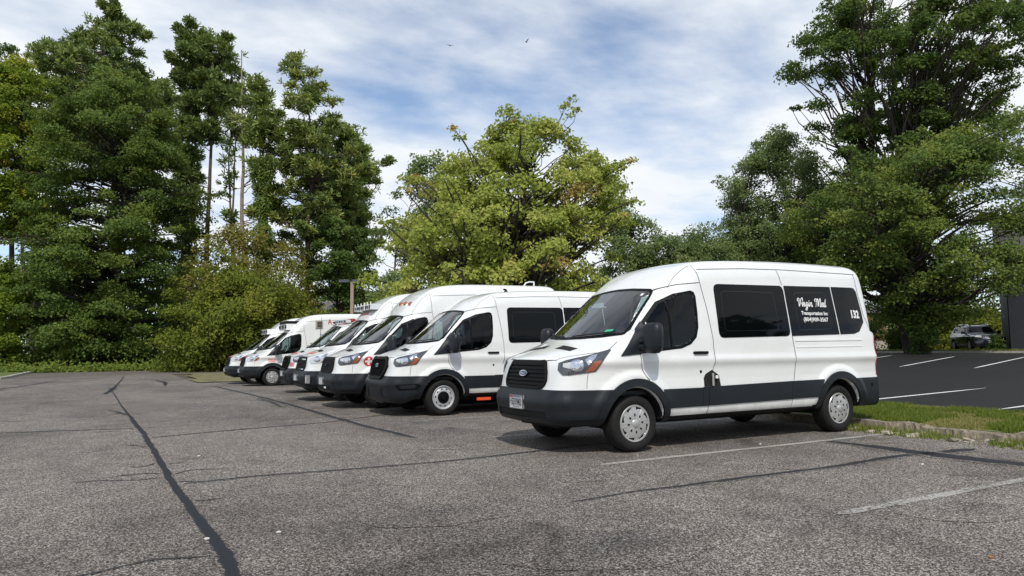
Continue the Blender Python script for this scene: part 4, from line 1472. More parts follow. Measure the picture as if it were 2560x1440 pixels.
        mb.box((1.0, sg * .48, .92), (.52, .50, .16)); mb.box((1.28, sg * .48, 1.28), (.16, .48, .70), ry=R(12)); mb.box((1.37, sg * .48, 1.72), (.10, .26, .20))
        P('seat', cached(('seat', sg), lambda: mb.mesh('seat', M['seat'])))
    for i, ln in enumerate([([(-.83, -.56 + .0), (-.875, -.3), (-.885, 0), (-.875, .3), (-.83, .56)], .007, 't'), ([(-.83, -.56), (-.80, -.58)], .007, 't'), ([(-.83, .56), (-.80, .58)], .007, 't'),
         ([(.70, -.82), (.85, -.78), (1.15, -.74)], .005, 't')] + [([(-.80, q * .58), (-.60, q * .80), (-.45, q * .90), (-.33, q * .93), (-.24, q * .90), (-.16, q * .87)], .007, 't') for q in (-1, 1)]):
        P('shut_line', cached(('seamf', roof, i), lambda: seam_mesh([ln], roof, 1, 'shut_line')))
    # cab interior
    mb = MB()
    mb.box((.05, 0, 1.16), (.55, 1.72, .22)); mb.box((.28, 0, 1.05), (.25, 1.7, .4)); mb.box((.20, -.48, 1.30), (.22, .42, .10), ry=R(-15))
    P('dashboard', cached(('dash',), lambda: mb.mesh('dashboard', M['dash'])))
    mb = MB()
    c = Vector((.52, -.48, 1.36)); ax1 = Vector((0, 1, 0)); ax2 = Vector((.42, 0, .90)).normalized()
    ring = [c + ax1 * (.19 * math.cos(t)) + ax2 * (.19 * math.sin(t)) for t in [2 * math.pi * k / 24 for k in range(25)]]
    mb.tube(ring, .018, 6); mb.tube([c - ax1 * .18, c + ax1 * .18], .02, 6); mb.tube([c, c - ax2 * .18], .02, 6); mb.tube([c, c + Vector((-.25, 0, -.12))], .04, 6)
    P('steering_wheel', cached(('sw',), lambda: mb.mesh('steering_wheel', M['dash'], True)))
    mb = MB(); mb.box((1.62, 0, 1.32), (.03, 1.70, 1.5)); mb.box((.9, 0, .70), (2.2, 1.8, .05))
    P('bulkhead', cached(('bulk',), lambda: mb.mesh('bulkhead', M['dash'])))
    mb = MB(); mb.box((.40, 0, 1.86), (.03, .26, .085), ry=R(-20))
    P('rear_view_mirror', cached(('rvm',), lambda: mb.mesh('rear_view_mirror', M['black'])))
    mb = MB()
    for q, lo, hi in ((-.5, 1.0, 3.4), (.5, 1.0, 3.4)):
        mb.box((2.0, q * .9, .33), (3.2, .12, .12))
    mb.box((0, 0, .30), (.14, 1.5, .14)); mb.box((WB, 0, .33), (.16, 1.5, .16)); mb.lathe([(.13, -.12), (.16, 0), (.13, .12)], 12, 0, (WB, 0, .34)); mb.box((-.3, 0, .36), (.9, .9, .16))
    P('chassis', cached(('chassis',), lambda: mb.mesh('chassis', M['matte'])))

    # ---- grille
    fp = lambda pts: [(-4, a, c) for a, c in pts]
    if grille == 'old':
        G = rounded([(-.405, 1.095), (.405, 1.095), (.47, .98), (.50, .86), (.47, .79), (.40, .752), (-.40, .752), (-.47, .79), (-.50, .86), (-.47, .98)], .03, 3)
        g = P('grille', cached(('grille', roof), lambda: bm_mesh(panel(fp(G), (1, 0, 0), bvh, .004, .01, .1), 'grille', M['matte'])))

        def frame():
            return bm_mesh(panel(fp(G), (1, 0, 0), bvh, .026, .03, .1, [fp(shrink(G, .035))]), 'grille_frame', M['black'])
        P('grille_frame', cached(('gframe', roof), frame), g)
        for i, zc in enumerate((.815, .862, .91, .958, 1.006, 1.05)):
            hw = np.interp(zc, [.79, .86, .98, 1.09], [.44, .475, .445, .39])
            q = rounded([(-hw, zc - .013), (hw, zc - .013), (hw, zc + .013), (-hw, zc + .013)], .01, 2)
            P('grille_bar', cached(('gbar', i, roof), lambda: bm_mesh(panel(fp(q), (1, 0, 0), bvh, .024 if i % 2 else .018, .022, .12), 'grille_bar', M['black'])), g)
    else:
        G = [(-.36, 1.10), (.36, 1.10), (.40, 1.06), (.475, .93), (.36, .70), (.33, .685), (-.33, .685), (-.36, .70), (-.475, .93), (-.40, 1.06)]
        g = P('grille', cached(('grille_n', roof), lambda: bm_mesh(panel(fp(G), (1, 0, 0), bvh, .020, .03, .1), 'grille', M['matte'])))
        P('grille_frame', cached(('gframe_n', roof), lambda: bm_mesh(panel(fp(G), (1, 0, 0), bvh, .048, .05, .1, [fp(shrink(G, .045))]), 'grille_frame', M['black'])), g)

        def mesh_():
            mb = MB()
            inn = shrink(G, .045)
            for r_ in range(9):
                for c_ in range(15):
                    yy = -.42 + c_ * .06 + (r_ % 2) * .03; zz = .735 + r_ * .042
                    if not in_poly(inn, np.array([yy]), np.array([zz]))[0]: continue
                    hh = bvh.ray_cast(Vector((-4, yy, zz)), Vector((1, 0, 0)))
                    mb.box((hh[0].x - .028, yy, zz), (.016, .045, .008)); mb.box((hh[0].x - .028, yy + .026, zz + .018), (.016, .008, .034))
            return mb.mesh('grille_mesh', M['black'])
        gm = P('grille_mesh', cached(('gmesh', roof), mesh_), g); gm['kind'] = 'stuff'
    ez = .935 if grille == 'old' else .945

    def emb(r1, r2, off, m, nm):
        pts = [(-4, r1 * math.cos(t), ez + r2 * math.sin(t)) for t in [2 * math.pi * k / 24 for k in range(24)]]
        return bm_mesh(panel(pts, (1, 0, 0), bvh, off, .015, 0), nm, m)
    e = P('emblem', cached(('emb', roof, grille), lambda: emb(.092, .037, .045 if grille == 'old' else .056, M['chrome'], 'emblem')), g)
    P('emblem_face', cached(('emb2', roof, grille), lambda: emb(.083, .029, .048 if grille == 'old' else .059, M['emblem'], 'emblem_face')), g)
    Vt, Ft = cached(('fordtxt',), lambda: text_geo('Ford', .0, .35))
    P('emblem_script', cached(('emb3', roof, grille), lambda: text_on(Vt, Ft, (-.9, .058, ez - .016), (0, -1, 0), (0, 0, 1), .116, .036, (1, 0, 0), bvh, .051 if grille == 'old' else .062, 'emblem_script', M['chrome'])), g)

    # ---- bumper details
    if grille == 'old':
        for sg in (-1, 1):
            q2 = [(-.84, sg * .8, .415), (-.43, sg * 1.05, .425), (-.43, sg * 1.05, .437), (-.84, sg * .8, .425)]
            P('bumper_crease', cached(('crease', sg, roof), lambda: bm_mesh(panel(q2, (.5, -sg * .85, 0), fbv, .010, .012, .1), 'bumper_crease', M['plastic'])), fbo)
    else:
        q = [(-.30, .50), (.30, .50), (.26, .40), (-.26, .40)]
        P('intake', cached(('intake_n', roof), lambda: bm_mesh(panel(fp(q), (1, 0, 0), fbv, .004, .006, .12), 'intake', M['matte'])), fbo)
        for sg in (-1, 1):
            q2 = [(sg * .40, .53), (sg * .33, .53), (sg * .36, .34), (sg * .52, .335), (sg * .53, .36), (sg * .41, .38)]
            P('lower_blade', cached(('blade', sg, roof), lambda: bm_mesh(panel(fp(q2), (1, 0, 0), fbv, .022, .026, .1), 'lower_blade', M['plastic'])), fbo)
            F0 = [(-.86, sg * .76, .60), (-.80, sg * .80, .50), (-.52, sg * .98, .52), (-.46, sg * 1.0, .58), (-.50, sg * .99, .62)]
            dq = (.6, -sg * .8, 0)
            f_ = P('fog_lamp_bezel', cached(('fogb', sg, roof), lambda: bm_mesh(panel(F0, dq, fbv, .012, .016, .1), 'fog_lamp_bezel', M['black'])), fbo)
            F1 = [(-.80, sg * .79, .585), (-.76, sg * .82, .525), (-.56, sg * .95, .54), (-.53, sg * .96, .575), (-.56, sg * .95, .60)]
            P('fog_lamp_pocket', cached(('fogp', sg, roof), lambda: bm_mesh(panel(F1, dq, fbv, .018, .01, .1), 'fog_lamp_pocket', M['plastic'])), fbo)
    if plate:
        mb = MB(); mb.box((-1.068, 0, .592), (.014, .33, .165), m=0)
        mb.box((-1.077, 0, .672), (.014, .33, .012), m=1); mb.box((-1.077, 0, .512), (.014, .33, .012), m=1)
        mb.box((-1.077, .162, .592), (.014, .012, .17), m=1); mb.box((-1.077, -.162, .592), (.014, .012, .17), m=1)
        p = P('license_plate', cached(('plate',), lambda: mb.mesh('license_plate', [M['plate'], M['chrome']])), fbo)
    return v


def part(v, name, me): return link(name, me, v)


def on_side(key, txt, x0, z0, wdt, hgt, v, roof, m, sg=-1, off=.010, bold=.02, shear=0, geo=None):
    Vt, Ft = geo if geo else text_geo(txt, bold, shear)
    ux = (1, 0, 0) if sg < 0 else (-1, 0, 0)
    return link('lettering', text_on(Vt, Ft, (x0, sg * 1.0, z0), ux, (0, 0, 1), wdt, hgt, (0, -sg, 0), body(roof)[1], off, 'lettering', m), v)


def on_front(txt, y0, z0, wdt, hgt, v, roof, m, off=.006, bold=.02, mirror=False):
    Vt, Ft = text_geo(txt, bold)
    return link('lettering', text_on(Vt, Ft, (-1, y0, z0), (0, 1 if mirror else -1, 0), (0, 0, 1), wdt, hgt, (1, 0, 0), body(roof)[1], off, 'lettering', m), v)


def flat_text(txt, org, ux, uy, wdt, hgt, name, m, parent, bold=0.0):
    Vt, Ft = text_geo(txt, bold)
    Vt = Vt / Vt.max(0)
    vs = [Vector(org) + Vector(ux) * (a * wdt) + Vector(uy) * (c * hgt) for a, c in Vt]
    me = bpy.data.meshes.new(name); me.from_pydata(vs, [], Ft); me.materials.append(m)
    return link(name, me, parent)


# ---- the van nearest the camera
van = build_van('passenger_van', 'white passenger van nearest the camera, lettering and 132 on its dark side windows', 0.0, 0.0, 'mid', 'old', 'cap')
bv = body('mid')[1]
on_side('v', '', 3.00, 1.755, .63, .185, van, 'mid', M['white_vinyl'], geo=script_lettering())
on_side('t', 'Transportation Inc', 3.05, 1.675, .57, .07, van, 'mid', M['white_vinyl'], bold=.03)
on_side('p', '(804)909-3567', 3.08, 1.58, .53, .078, van, 'mid', M['white_vinyl'], bold=.025)
on_side('n', '132', 4.155, 1.655, .19, .125, van, 'mid', M['white_vinyl'], bold=.045)
pl = [o for o in van.children if o.name.startswith('front_bumper')][0]
flat_text('H', (-1.0855, .143, .575), (0, -1, 0), (0, 0, 1), .028, .045, 'plate_lettering', M['ink'], pl, .02)
flat_text('531942', (-1.0855, .108, .548), (0, -1, 0), (0, 0, 1), .235, .088, 'plate_lettering', M['ink'], pl, .02)
flat_text('FOR HIRE', (-1.0855, .07, .522), (0, -1, 0), (0, 0, 1), .14, .018, 'plate_lettering', M['ink'], pl, .0)
flat_text('VIRGINIA', (-1.0855, .08, .647), (0, -1, 0), (0, 0, 1), .16, .016, 'plate_lettering', M['blue_vinyl'], pl, .0)
mb = MB(); mb.box((-1.0765, .125, .652), (.004, .05, .022)); mb.build('plate_sticker', M['orange'], pl)
part(van, 'inspection_sticker', bm_mesh(panel([(-3, -.56, 1.42), (-3, -.66, 1.425), (-3, -.655, 1.475), (-3, -.555, 1.47)], (1, 0, 0), bv, .009, .002, 0), 'inspection_sticker', M['green_sticker']))
part(van, 'toll_tag', bm_mesh(panel([(-3, -.56, 1.915), (-3, -.60, 1.915), (-3, -.60, 1.945), (-3, -.56, 1.945)], (1, 0, 0), bv, .009, .002, 0), 'toll_tag', M['white_vinyl']))
# open fuel flap pocket at the door post
fp_ = [(1.10, .745), (1.10, .855), (1.135, .905), (1.245, .955), (1.36, .885), (1.385, .745)]
fd = part(van, 'fuel_pocket', bm_mesh(panel(sidepts(fp_, -1), (0, 1, 0), bv, .009, .01, .1), 'fuel_pocket', M['matte']))
mb = MB(); mb.box((1.222, -1.052, .835), (.028, .01, .16)); mb.build('fuel_filler', M['silver'], fd)
mb = MB(); mb.box((1.29, -1.051, .865), (.045, .006, .038)); mb.build('fuel_label', M['white_vinyl'], fd)
# rear hinge hardware and parking sensor
for zz in (1.95, 1.15):
    mb = MB(); mb.box((4.585, -.835 - .05 * (zz < 1.5), zz), (.06, .05, .10)); mb.build('rear_hinge', M['paint'], van)
part(van, 'parking_sensor', bm_mesh(panel([(4.50 + .022 * math.cos(t * .6), -1.2, .665 + .025 * math.sin(t * .6)) for t in range(10)], (0, 1, 0), cached(('bumper_r', 'mid'), None)[1], .008, .01, 0), 'parking_sensor', M['black']))

# ---- second van: newer nose, steel wheels
v2 = build_van('passenger_van', 'white passenger van with honeycomb grille and plain steel wheels, second from the front', -.07, 5.61, 'mid', 'new', 'steel', plate=False)
mb = MB(); mb.box((.86, -.96, .285), (.30, .02, .055)); mb.build('side_reflector', M['orange'], v2)
mb = MB(); mb.tube([(1.75, -.25, 2.44), (1.75, -.25, 2.50), (1.70, -.25, 2.505)], [.05, .025, .02], 8); mb.build('roof_antenna', M['black'], v2, True)
for k in (0, 1):
    mb = MB(); mb.box((.62 + .0 * k, -.28 - .22 * k, 1.62), (.02, .13, .34)); mb.build('paper_notice', M['white_vinyl'], v2)

# ---- third van: tall roof with roof pod
v3 = build_van('high_roof_van', 'tall white van with roof marker lamps and a red cross disc on its wing', -.5, 7.92, 'high', 'old', 'cap')
bh = body('high')[1]
for i, yy in enumerate((-.50, -.20, .10)):
    h = bh.ray_cast(Vector((-3, yy, 2.32 - .06 * abs(yy))), Vector((1, 0, 0)))
    mb = MB(); mb.box(h[0] + Vector((-.01, 0, .015)), (.10, .09, .05), ry=R(-35), taper=.7); mb.build('marker_lamp', M['amber'], v3)
mb = MB(); mb.box((1.9, -.80, 2.60), (.06, .03, .03)); mb.build('marker_lamp', M['amber'], v3)
mb = MB(); mb.tube([(4.0, -.1, 2.80), (4.1, -.1, 2.93), (4.2, -.1, 2.96), (4.33, -.1, 2.96)], .02, 6); mb.tube([(4.34, -.1, 2.80), (4.34, -.1, 2.97)], .02, 6); mb.build('lifting_loop', M['paint'], v3)
cc_ = (-.31, 1.01)
dk = [(cc_[0] + .105 * math.cos(t * .3142), -1.2, cc_[1] + .105 * math.sin(t * .3142)) for t in range(20)]
rc = part(v3, 'red_cross_disc', bm_mesh(panel(dk, (0, 1, 0), bh, .005, .006, .05), 'red_cross_disc', M['red_vinyl']))
a, b_ = .075, .022
cr_ = [(-b_, -a), (b_, -a), (b_, -b_), (a, -b_), (a, b_), (b_, b_), (b_, a), (-b_, a), (-b_, b_), (-a, b_), (-a, -b_), (-b_, -b_)]
link('white_cross', bm_mesh(panel([(cc_[0] + p, -1.2, cc_[1] + q) for p, q in cr_], (0, 1, 0), bh, .0085, .004, .05), 'white_cross', M['white_vinyl']), rc)
mb = MB(); mb.box((-1.06, -.30, .455), (.02, .10, .035)); mb.build('bumper_sticker', M['white_vinyl'], [o for o in v3.children if o.name.startswith('front_bumper')][0])
mb = MB(); mb.box((.62, -.30, 1.66), (.02, .34, .28)); mb.build('paper_notice', M['white_vinyl'], v3)


# ---- ambulances
def lightbar(v, x, z, wdt, n, kind, roof, dp=.30, ht=.16):
    mb = MB()
    mb.box((x, 0, z), (dp, wdt, ht), taper=.94)
    lb = mb.build('light_bar', M['paint'] if kind != 'glass' else M['lamp_white'], v)
    for k in range(n):
        yy = -wdt * .44 + wdt * .88 * k / (n - 1)
        mb = MB(); mb.box((x - dp * .5, yy, z), (.03, wdt * .55 / n, ht * .5)); mb.build('light_module', M['lamp_dark'] if k % 2 == 0 else M['lamp_clear'], lb)
    return lb


def hood_text(v, txt, roof, mirror=True):
    """reversed lettering across the hood"""
    Vt, Ft = text_geo(txt, .03)
    link('lettering', text_on(Vt, Ft, (-.76, -.42 if mirror else .42, 2), (0, 1 if mirror else -1, 0), (.98, 0, 0), .84, .13, (0, 0, -1), body(roof)[1], .004, 'lettering', M['pink_vinyl']), v)


def hood_band(v, roof, m):
    q = [(-.86, -.50), (-.885, -.25), (-.895, 0), (-.885, .25), (-.86, .50), (-.80, .52), (-.825, .26), (-.835, 0), (-.825, -.26), (-.80, -.52)]
    link('hood_band', bm_mesh(panel([(a, c, 3) for a, c in q], (0, 0, -1), body(roof)[1], .004, .005, .1), 'hood_band', m), v)


G4 = 'white ambulances parked beyond the vans'
v4 = build_van('ambulance', 'white ambulance with chrome grille bars and a chrome fog lamp in its bumper', -.5, 10.55, 'high', 'old', 'cap', side='none', lamps='clear', group=G4)
lightbar(v4, .80, 2.375, 1.4, 8, 'glass', 'high', .3, .15)
mb = MB()
for k in range(6):
    mb = MB(); mb.box((.645, -.70 + .28 * k, 2.40), (.02, .025, .20)); mb.build('guard_post', M['white_vinyl'], v4)
on_front('0106', .30, 2.17, .56, .11, v4, 'high', M['pink_vinyl'])
hood_text(v4, 'AMBULANCE', 'high')
fbx = [o for o in v4.children if o.name.startswith('front_bumper')][0]
mb = MB(); mb.box((-.88, -.70, .56), (.12, .30, .20), rz=R(-32)); o = mb.build('fog_lamp', M['chrome'], fbx)
mb = MB(); mb.box((-.945, -.735, .56), (.02, .20, .13), rz=R(-32)); mb.build('fog_lamp_lens', M['lamp_white'], o)
gq = [o for o in v4.children if o.name.startswith('grille')][0]
for zc in (.79, 1.03):
    q = rounded([(-.42, zc - .012), (.42, zc - .012), (.42, zc + .012), (-.42, zc + .012)], .01, 2)
    link('chrome_bar', bm_mesh(panel([(-4, a, c) for a, c in q], (1, 0, 0), bh, .032, .02, .12), 'chrome_bar', M['chrome']), gq)

v5 = build_van('ambulance', 'white ambulance numbered 0180 beside its black newer-style grille', -.05, 14.7, 'low', 'new', 'cap', side='none', lamps='dark', group=G4)
on_front('0180', -.50, .80, .26, .13, v5, 'low', M['red_vinyl'])
hood_text(v5, 'AMBULANCE', 'low')
lightbar(v5, .80, 2.19, 1.3, 5, 'glass', 'low', .18, .09)
mb = MB(); mb.box((.45, -.36, 1.60), (.02, .16, .26), ry=R(35)); mb.build('blue_notice', M['blue_vinyl'], v5)
mb = MB(); mb.tube([(-.15, -.93, 1.36), (-.13, -.95, 1.8), (-.10, -.96, 2.3)], [.012, .008, .005], 5); mb.build('whip_antenna', M['black'], v5)

v6 = build_van('ambulance', 'white ambulance numbered 0066 on its front wing with a red hood band', -.43, 21.1, 'high', 'old', 'cap', side='none', lamps='clear', group=G4)
lb = lightbar(v6, .76, 2.26, 1.35, 5, 'box', 'high', .46, .25)
mb = MB(); mb.box((.86, 0, 2.44), (.66, 1.3, .10), taper=.95); mb.build('roof_air_conditioner', M['black'], v6)
hood_band(v6, 'high', M['red_vinyl'])
on_side('n', '0066', -.17, .905, .27, .15, v6, 'high', M['pink_vinyl'], off=.006)
mb = MB(); mb.box((1.75, -.885, 2.36), (.27, .10, .30)); lv = mb.build('louvre', M['beige'], v6)
mb = MB()
for k in range(4): mb.box((1.76, -.943, 2.265 + .058 * k), (.18, .02, .024))
mb.build('louvre_slat', M['plastic'], lv)
on_side('a', 'A', 2.10, 2.36, .17, .20, v6, 'high', M['red_vinyl'], off=.006)
ell = [(2.86 + .34 * math.cos(t * .349) + .10 * math.sin(t * .349), 2.47 + .09 * math.sin(t * .349) + .06 * math.cos(t * .349)) for t in range(18)]
rbn = part(v6, 'ribbon_emblem', bm_mesh(panel(sidepts(shrink(ell, -.02), -1), (0, 1, 0), bh, .005, .006, .12), 'ribbon_emblem', M['ink']))
link('ribbon_face', bm_mesh(panel(sidepts(ell, -1), (0, 1, 0), bh, .008, .006, .12), 'ribbon_face', M['red_vinyl']), rbn)
on_side('c', 'S', 2.29, 2.30, .18, .17, v6, 'high', M['ink'], off=.006)
star = [(1.80, 1.96), (1.95, 1.96), (1.88, 1.84)]
part(v6, 'blue_star_mark', bm_mesh(panel(sidepts(star, -1), (0, 1, 0), bh, .005, .006, 0), 'blue_star_mark', M['blue_vinyl']))

v7 = build_van('ambulance', 'farthest white ambulance with a white lamp pod above the windshield', -.62, 23.85, 'high', 'old', 'cap', side='none', lamps='clear', group=G4)
lightbar(v7, .76, 2.16, 1.35, 5, 'box', 'high', .56, .22)
hood_band(v7, 'high', M['red_vinyl'])

# ------------------------------------------------------------------ trees
RIGHT = np.array([rt.x, rt.y]) / math.hypot(rt.x, rt.y)
FWD = np.array([-RIGHT[1], RIGHT[0]])


class Tubes:
    def __init__(s): s.V = []; s.F = []; s.n = 0

    def add(s, pts, rads, k=5):
        P = np.asarray(pts, float); r = np.asarray(rads, float)
        T = np.gradient(P, axis=0); T /= np.linalg.norm(T, axis=1, keepdims=True) + 1e-9
        ref = np.where(np.abs(T[:, 2:3]) > .9, np.array([[1., 0, 0]]), np.array([[0, 0, 1.]]))
        A = np.cross(T, ref); A /= np.linalg.norm(A, axis=1, keepdims=True) + 1e-9
        B = np.cross(T, A)
        a = np.arange(k) * 2 * np.pi / k
        R_ = P[:, None] + (A[:, None] * np.cos(a)[None, :, None] + B[:, None] * np.sin(a)[None, :, None]) * r[:, None, None]
        m = len(P)
        i = np.arange(m - 1)[:, None]; j = np.arange(k)[None]
        j2 = (j + 1) % k
        F = np.stack(np.broadcast_arrays(i * k + j, i * k + j2, (i + 1) * k + j2, (i + 1) * k + j), -1).reshape(-1, 4) + s.n
        s.V.append(R_.reshape(-1, 3)); s.F.append(F); s.n += m * k

    def mesh(s, name, m): return np_mesh(name, np.concatenate(s.V), np.concatenate(s.F), m, True)


def curve(a, b, sag, n, r, jit=.0):
    t = np.linspace(0, 1, n)[:, None]
    mid = (a + b) / 2 + sag
    P = (1 - t)**2 * a + 2 * t * (1 - t) * mid + t * t * b
    if jit: P[1:-1] += r.normal(size=(n - 2, 3)) * jit
    return P


def make_tree(name, label, xy, prof, leaf, bark='bark', seed=0, clumps=110, leaves=190, size=.2, cr=.13, trunk_r=.3, trunk_top=.8, flat=.6, kind='broad', stems=1,
              spread=0., tint=(.2, .8), gap=0.0, needles=14, hang=0.0, group='trees round the car parks', cat='tree', bare=0, lean=(0, 0), clump_clip=1.0, hot=0.0, lift=.45, ragged=.42, sprays=0):
    """prof: (height, sideways offset of the crown centre, crown radius) from the ground up"""
    r = np.random.default_rng(seed)
    x0, y0 = xy
    z0 = zgf(x0, y0) - .05
    prof = np.array(sorted(prof), float)
    prof[:, 2] *= 1.07
    H = prof[-1, 0]; h0 = prof[0, 0]
    t = thing(name, label, cat, (x0, y0, z0), 0, group)

    def axis(h):
        o = np.interp(h, prof[:, 0], prof[:, 1]) * np.clip(h / max(h0, 1), 0, 1)
        return np.stack([RIGHT[0] * o + lean[0] * h, RIGHT[1] * o + lean[1] * h, h + 0 * o], -1)
    # clump centres inside the envelope, denser towards the outside
    hs = np.linspace(h0, H, 200)
    wgt = np.interp(hs, prof[:, 0], prof[:, 2])**1.15 + .15
    hh = np.interp(r.random(clumps), np.cumsum(wgt) / wgt.sum(), hs)
    rad = np.interp(hh, prof[:, 0], prof[:, 2])
    Rm = prof[:, 2].max()
    rc = np.clip(Rm * cr * r.uniform(.7, 1.35, clumps), .25, None)
    rc = np.minimum(rc, rad * .9 + .12)
    rr = np.maximum(rad - rc * .7, .02) * r.random(clumps)**.38
    an = r.uniform(0, 2 * np.pi, clumps)
    lob = vnoise(np.cos(an) * 1.3 + 7 + seed, np.sin(an) * 1.3 + hh / H * 5.0 + 3, 1.25, seed + 3)
    rr = rr * (1 + ragged * (lob - .55) * 1.6)
    ax = axis(hh)
    C = ax + np.stack([np.cos(an) * rr, np.sin(an) * rr, 0 * rr], -1)
    if gap:                                              # bites out of the crown
        gn = vnoise(np.cos(an) * 1.9 + 31 + seed, np.sin(an) * 1.9 + hh / H * 9.0 + 17, 1.1, seed + 9)
        keepc = (gn > np.quantile(gn, gap)) | (rr < rad * .35)
        C, hh, rad, rc, rr, an, ax = (q[keepc] for q in (C, hh, rad, rc, rr, an, ax))
    if sprays:                                           # stray shoots beyond the outline
        si = r.choice(len(C), sprays)
        o_ = C[si] - ax[si]; o_[:, 2] += np.linalg.norm(o_, axis=1) * r.uniform(.0, .7, sprays) * np.clip(hh[si] / H - .3, 0, 1) * 2
        o_ /= np.linalg.norm(o_, axis=1, keepdims=True) + 1e-6
        for f_ in (.75, 1.35):
            C = np.concatenate([C, C[si] + o_ * (rc[si] * f_ + (rad[si] - rr[si]) * .6)[:, None]])
            rc = np.concatenate([rc, rc[si] * (.62 - .18 * f_)])
        hh = np.concatenate([hh, hh[si], hh[si]]); ax = np.concatenate([ax, ax[si], ax[si]])
    clumps = len(C)
    # stems
    tb = Tubes()
    th = h0 + (H - h0) * trunk_top
    tops = []
    for s_ in range(stems):
        a = s_ * 2.399 + seed
        off = np.array([math.cos(a), math.sin(a), 0]) * spread * (0 if stems == 1 else 1)
        n = 14
        hz = np.linspace(0, th * r.uniform(.85, 1.05), n)
        P = axis(hz)
        P = P + off[None] * ((hz / th)**.75)[:, None] + np.stack([np.cumsum(r.normal(size=n)) * .035, np.cumsum(r.normal(size=n)) * .035, 0 * hz], 1) * (H / 14)
        P[0, :2] = off[:2] * (.06 if stems > 1 else 0)
        rads = trunk_r * (1 if stems == 1 else .62) * (1 - .86 * (hz / hz[-1]))
        rads[0] *= 1.45; rads[1] *= 1.03
        tb.add(P, rads, 9)
        tops.append((P, rads, hz))
    # limbs out to each clump
    for i in range(clumps):
        P, rads, hz = tops[i % stems] if stems == 1 else min(tops, key=lambda q: np.linalg.norm(q[0][-4] - C[i]))
        d = math.hypot(*(C[i, :2] - axis(hh[i:i + 1])[0, :2]))
        hb = hh[i] - (lift * d + .2 if kind != 'pine' else .12 * d)
        hb = min(max(hb, min(h0 * .75, hz[-1] * .5)), hz[-1] * .98)
        a = np.array([np.interp(hb, hz, P[:, k]) for k in range(3)])
        rb = np.interp(hb, hz, rads)
        ln = np.linalg.norm(C[i] - a)
        r0 = min(rb * .6, .016 * ln + .012)
        Q = curve(a, C[i], np.array([0, 0, .10 * ln if kind != 'pine' else -.06 * ln]), 6, r, .03 * ln)
        tb.add(Q, np.linspace(r0, .008 + .1 * r0, 6), 4)
    for i in range(bare):
        hb = r.uniform(.35, .97) * th
        P, rads, hz = tops[i % stems]
        a = np.array([np.interp(hb, hz, P[:, k]) for k in range(3)])
        an_ = r.uniform(0, 6.28); ln = r.uniform(.06, .16) * H * (1.15 - hb / th)
        b = a + np.array([math.cos(an_) * ln, math.sin(an_) * ln, ln * r.uniform(.2, 1.0)])
        Q = curve(a, b, np.array([0, 0, -.08 * ln]), 6, r, .05 * ln)
        tb.add(Q, np.linspace(min(np.interp(hb, hz, rads) * .45, .06), .008, 6), 4)
        for k in range(3):
            c = Q[2 + k]; e = c + (b - a) * r.uniform(.25, .45) + r.normal(size=3) * ln * .22
            tb.add(curve(c, e, np.zeros(3), 4, r, .02 * ln), np.linspace(.02, .006, 4), 3)
    link('trunk', tb.mesh('trunk', M[bark]), t)
    if leaves <= 0: return t
    # foliage
    ct = r.uniform(0, 1, clumps)
    Vs = []; Ts = []
    if kind == 'pine':
        per = leaves
        ci = np.repeat(np.arange(clumps), per)
        n = len(ci)
        g = r.normal(size=(n, 3)) * .5
        T0 = C[ci] + g * rc[ci][:, None] * np.array([1, 1, flat])
        ci2 = np.repeat(np.arange(n), needles)
        m_ = len(ci2)
        d = r.normal(size=(m_, 3)) * .75 + np.array([0, 0, .55])
        out = (T0 - ax[ci]) * np.array([1, 1, 0]); out /= np.linalg.norm(out, axis=1, keepdims=True) + 1e-6
        d = d + out[ci2] * .5
        d /= np.linalg.norm(d, axis=1, keepdims=True)
        ln = size * r.uniform(.7, 1.3, m_)[:, None]
        p = np.cross(d, r.normal(size=(m_, 3))); p /= np.linalg.norm(p, axis=1, keepdims=True)
        o = T0[ci2] + d * ln * .1
        wv = ln * .11
        V = np.stack([o - p * wv * .6, o + p * wv * .6, o + d * ln + p * wv, o + d * ln - p * wv], 1).reshape(-1, 3)
        F = np.arange(4 * m_).reshape(-1, 4)
        tn = tint[0] + (tint[1] - tint[0]) * (ct[ci][ci2] * .55 + r.random(m_) * .25 + r.random(n)[ci2] * .2)
        me = np_mesh('crown', V, F, M[leaf], tint=np.clip(tn, 0, 1))
    else:
        per = np.maximum((leaves * (rc / rc.mean())**2 * r.uniform(.55, 1.35, clumps)).astype(int), 10)
        ci = np.repeat(np.arange(clumps), per)
        n = len(ci)
        g = r.normal(size=(n, 3))
        g /= np.linalg.norm(g, axis=1, keepdims=True)
        g *= (r.random(n)**.45)[:, None] * r.uniform(.7, 1.25, n)[:, None]
        P = C[ci] + g * rc[ci][:, None] * np.array([1, 1, flat])
        P[:, 2] -= hang * (g[:, 0]**2 + g[:, 1]**2) * rc[ci]
        P[:, 2] = np.maximum(P[:, 2], .08)
        out = P - ax[ci]; out[:, 2] *= .4
        out /= np.linalg.norm(out, axis=1, keepdims=True) + 1e-6
        Nn = r.normal(size=(n, 3)) * .55 + np.array([0, 0, .65]) + out * .55
        tn = tint[0] + (tint[1] - tint[0]) * (ct[ci] * .5 + r.random(n) * .5)
        if hot: tn = np.where(r.random(clumps)[ci] < hot, tn + .35, tn)
        V, F, tn = leaf_quads(P, Nn, size, np.clip(tn, 0, 1), r=r)
        me = np_mesh('crown', V, F, M[leaf], tint=tn)
    link('crown', me, t)
    return t


